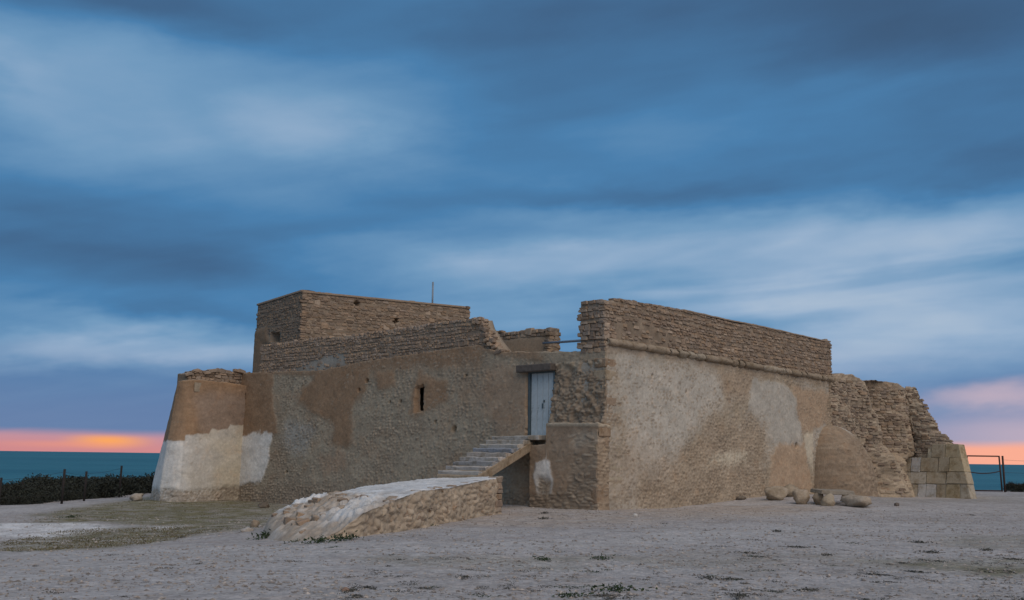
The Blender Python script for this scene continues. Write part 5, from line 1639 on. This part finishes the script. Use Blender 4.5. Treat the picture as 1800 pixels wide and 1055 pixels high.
def build_weeds():
    var = []
    for k in range(6):
        V, q = leaf_cloud(170 if k < 3 else 90, 0.20, 0.14, 0.05 if k < 3 else 0.025, 0.035 if k < 3 else 0.03, 900 + k, 0.3)
        V[:, 2] = V[:, 2] * 0.7 - 0.012; V[:, 0] *= 1 + 0.5 * np.sin(V[:, 1] * 30 + k)
        var.append(mesh_from('weed', V, q, mat=(M_LEAF if k in (0, 1, 4) else M_DRY), smooth=False))
    r = random.Random(31)
    named = [(1085, 1040, 1.5, 0, 'largest bushy green weed, at the bottom of the view'), (1057, 983, 1.1, 1, 'green weed tuft standing in the pale wheel track'),
             (955, 985, .9, 1, 'sprawling green weed near the middle of the gravel'), (125, 910, 1.5, 0, 'round green tuft on the sparse grass before the scrub'),
             (957, 903, 1.0, 2, 'grey weed tuft on the gravel before the whitewashed patch'), (955, 913, 1.1, 2, 'grey weed lying a step nearer than its neighbour before the pier'),
             (474, 946, 2.6, 0, 'dark weeds grown at the toe of the ramp nearest the grass'), (520, 953, 1.6, 4, 'small weeds in front of the middle of the ramp toe'),
             (565, 954, 2.0, 0, 'dark green weeds under the front of the ramp foot'), (608, 950, 2.2, 1, 'flat green weeds against the ramp corner'),
             (690, 935, 1.5, 3, 'dry weeds along the base of the ramp rubble face'), (752, 925, 1.5, 4, 'weeds at the base of the rubble face halfway up the ramp'),
             (860, 905, 1.0, 3, 'small weed by the upper end of the ramp'), (1125, 945, .6, 3, 'tiny dry tuft out on the gravel'),
             (1620, 955, 1.0, 2, 'dark weed tuft beside the greenish strip'), (1635, 972, .9, 2, 'dark weed just below another on the gravel'),
             (1365, 935, .9, 2, 'lone grey weed on the gravel before the slab'), (1003, 1050, 1.0, 1, 'green weed at the lower border of the view')]
    for px, py, sc, v, lab in named:
        g = on_ground(px, py); o = obj('weed', var[v]); o.location = g; o.rotation_euler = (0, 0, r.uniform(0, 6)); o.scale = (sc, sc, sc)
        tag(o, lab, 'weed')
    n = 0
    for i in range(2000):
        if n >= 200: break
        px, py = r.uniform(-20, 1820), 900 + 160 * r.random() ** 0.9
        zone = 0.25 + 0.9 * (py > 970) * (600 < px < 1800) + 0.5 * (py > 940) * (px > 1300)
        if py < 955 and 440 < px < 900: continue
        if py < 895 + 10 and px < 1000: continue
        if r.random() > zone * (0.35 + 2.2 * max(0, float(fbm(px / 130, py / 22, 3, 55)) + 0.18)): continue
        g = on_ground(px, py); o = obj('weed', var[r.choice((2, 3, 3, 5, 5, 4))]); o.location = g; o.rotation_euler = (0, 0, r.uniform(0, 6))
        s_ = r.uniform(0.35, 1.0); o.scale = (s_ * r.uniform(0.8, 1.8), s_, s_ * 0.7)
        tag(o, 'small low dry weed tuft scattered on the pale gravel', 'weed', 'scattered dry weeds on the gravel'); n += 1


build_weeds()


def build_grass():
    r = np.random.RandomState(5)
    polys = [gpoly([(60, 905), (270, 874), (420, 876), (500, 892), (455, 930), (330, 938), (200, 918), (70, 925)]), gpoly([(0, 955), (120, 930), (330, 925), (400, 930), (300, 950), (200, 962), (0, 970)])]
    P = []
    for q in polys:
        q = np.array(q); lo, hi = q.min(0), q.max(0); c = lo + r.rand(14000, 2) * (hi - lo)
        c = c[inpoly(c[:, 0] + 0.8 * fbm(c[:, 0] / 1.2, c[:, 1] / 1.2, 4, 3), c[:, 1] + 1.2 * fbm(c[:, 0] / 1.2, c[:, 1] / 1.2, 4, 4), [tuple(v) for v in q])]
        dens = fbm(c[:, 0] / 0.8, c[:, 1] / 0.8, 4, 8); P.append(c[dens + 0.3 * r.rand(len(c)) > 0.06])
    P = np.concatenate(P); n = len(P); z = ground_z(P[:, 0], P[:, 1])
    a = r.rand(n) * 6.283; h = 0.015 + 0.03 * r.rand(n); w = 0.012 + 0.012 * r.rand(n); lean = r.randn(n, 2) * 0.03
    b = np.stack([P[:, 0], P[:, 1], z - 0.01], -1); e = np.stack([np.cos(a) * w, np.sin(a) * w, 0 * a], -1)
    tip = b + np.stack([lean[:, 0], lean[:, 1], h], -1)
    V = np.stack([b - e, b + e, tip], 1).reshape(-1, 3)
    obj('grass', mesh_from('grass', V, tris=np.arange(n * 3).reshape(n, 3), mat=M_GRASS, smooth=False), kind='stuff')


build_grass()


def build_gravel():
    r = np.random.RandomState(9); n = 26000
    y = 8 + 26 * r.rand(n) ** 1.4; x = (r.rand(n) * 2 - 1) * (y * 0.56 + 1)
    keep = fbm(x / 1.6, y / 0.8, 4, 44) + 0.25 * r.rand(n) > 0.02
    rel = np.stack([x, y], -1) - RF
    uu = rel @ RAX; vv = rel @ RLAT
    keep &= ~((uu > -1.0) & (uu < RLEN + 0.2) & (vv > -0.1) & (vv < 5))
    x, y = x[keep], y[keep]; n = len(x); z = ground_z(x, y)
    s = 0.010 + 0.028 * r.rand(n) ** 3
    oc = np.array([(1, 0, 0), (-1, 0, 0), (0, 1, 0), (0, -1, 0), (0, 0, 1), (0, 0, -0.6)], float)
    F = np.array([(0, 2, 4), (2, 1, 4), (1, 3, 4), (3, 0, 4), (2, 0, 5), (1, 2, 5), (3, 1, 5), (0, 3, 5)])
    sc = np.stack([s * (0.7 + 0.8 * r.rand(n)), s * (0.7 + 0.8 * r.rand(n)), s * (0.4 + 0.4 * r.rand(n))], -1)
    V = oc[None] * sc[:, None] * (0.8 + 0.4 * r.rand(n, 6, 1)); a = r.rand(n) * 6.283
    ca, sa = np.cos(a)[:, None], np.sin(a)[:, None]
    V = np.stack([V[..., 0] * ca - V[..., 1] * sa, V[..., 0] * sa + V[..., 1] * ca, V[..., 2]], -1) + np.stack([x, y, z + 0.004], -1)[:, None]
    T = (np.arange(n)[:, None, None] * 6 + F[None]).reshape(-1, 3)
    base = np.array([0.40, 0.345, 0.30])[None] * (0.55 + 0.75 * r.rand(n, 1)); C = np.repeat(base, 6, 0)
    obj('gravel', mesh_from('gravel', V.reshape(-1, 3), tris=T, colors=C, mat=M_ROCK, smooth=False), kind='stuff')


build_gravel()
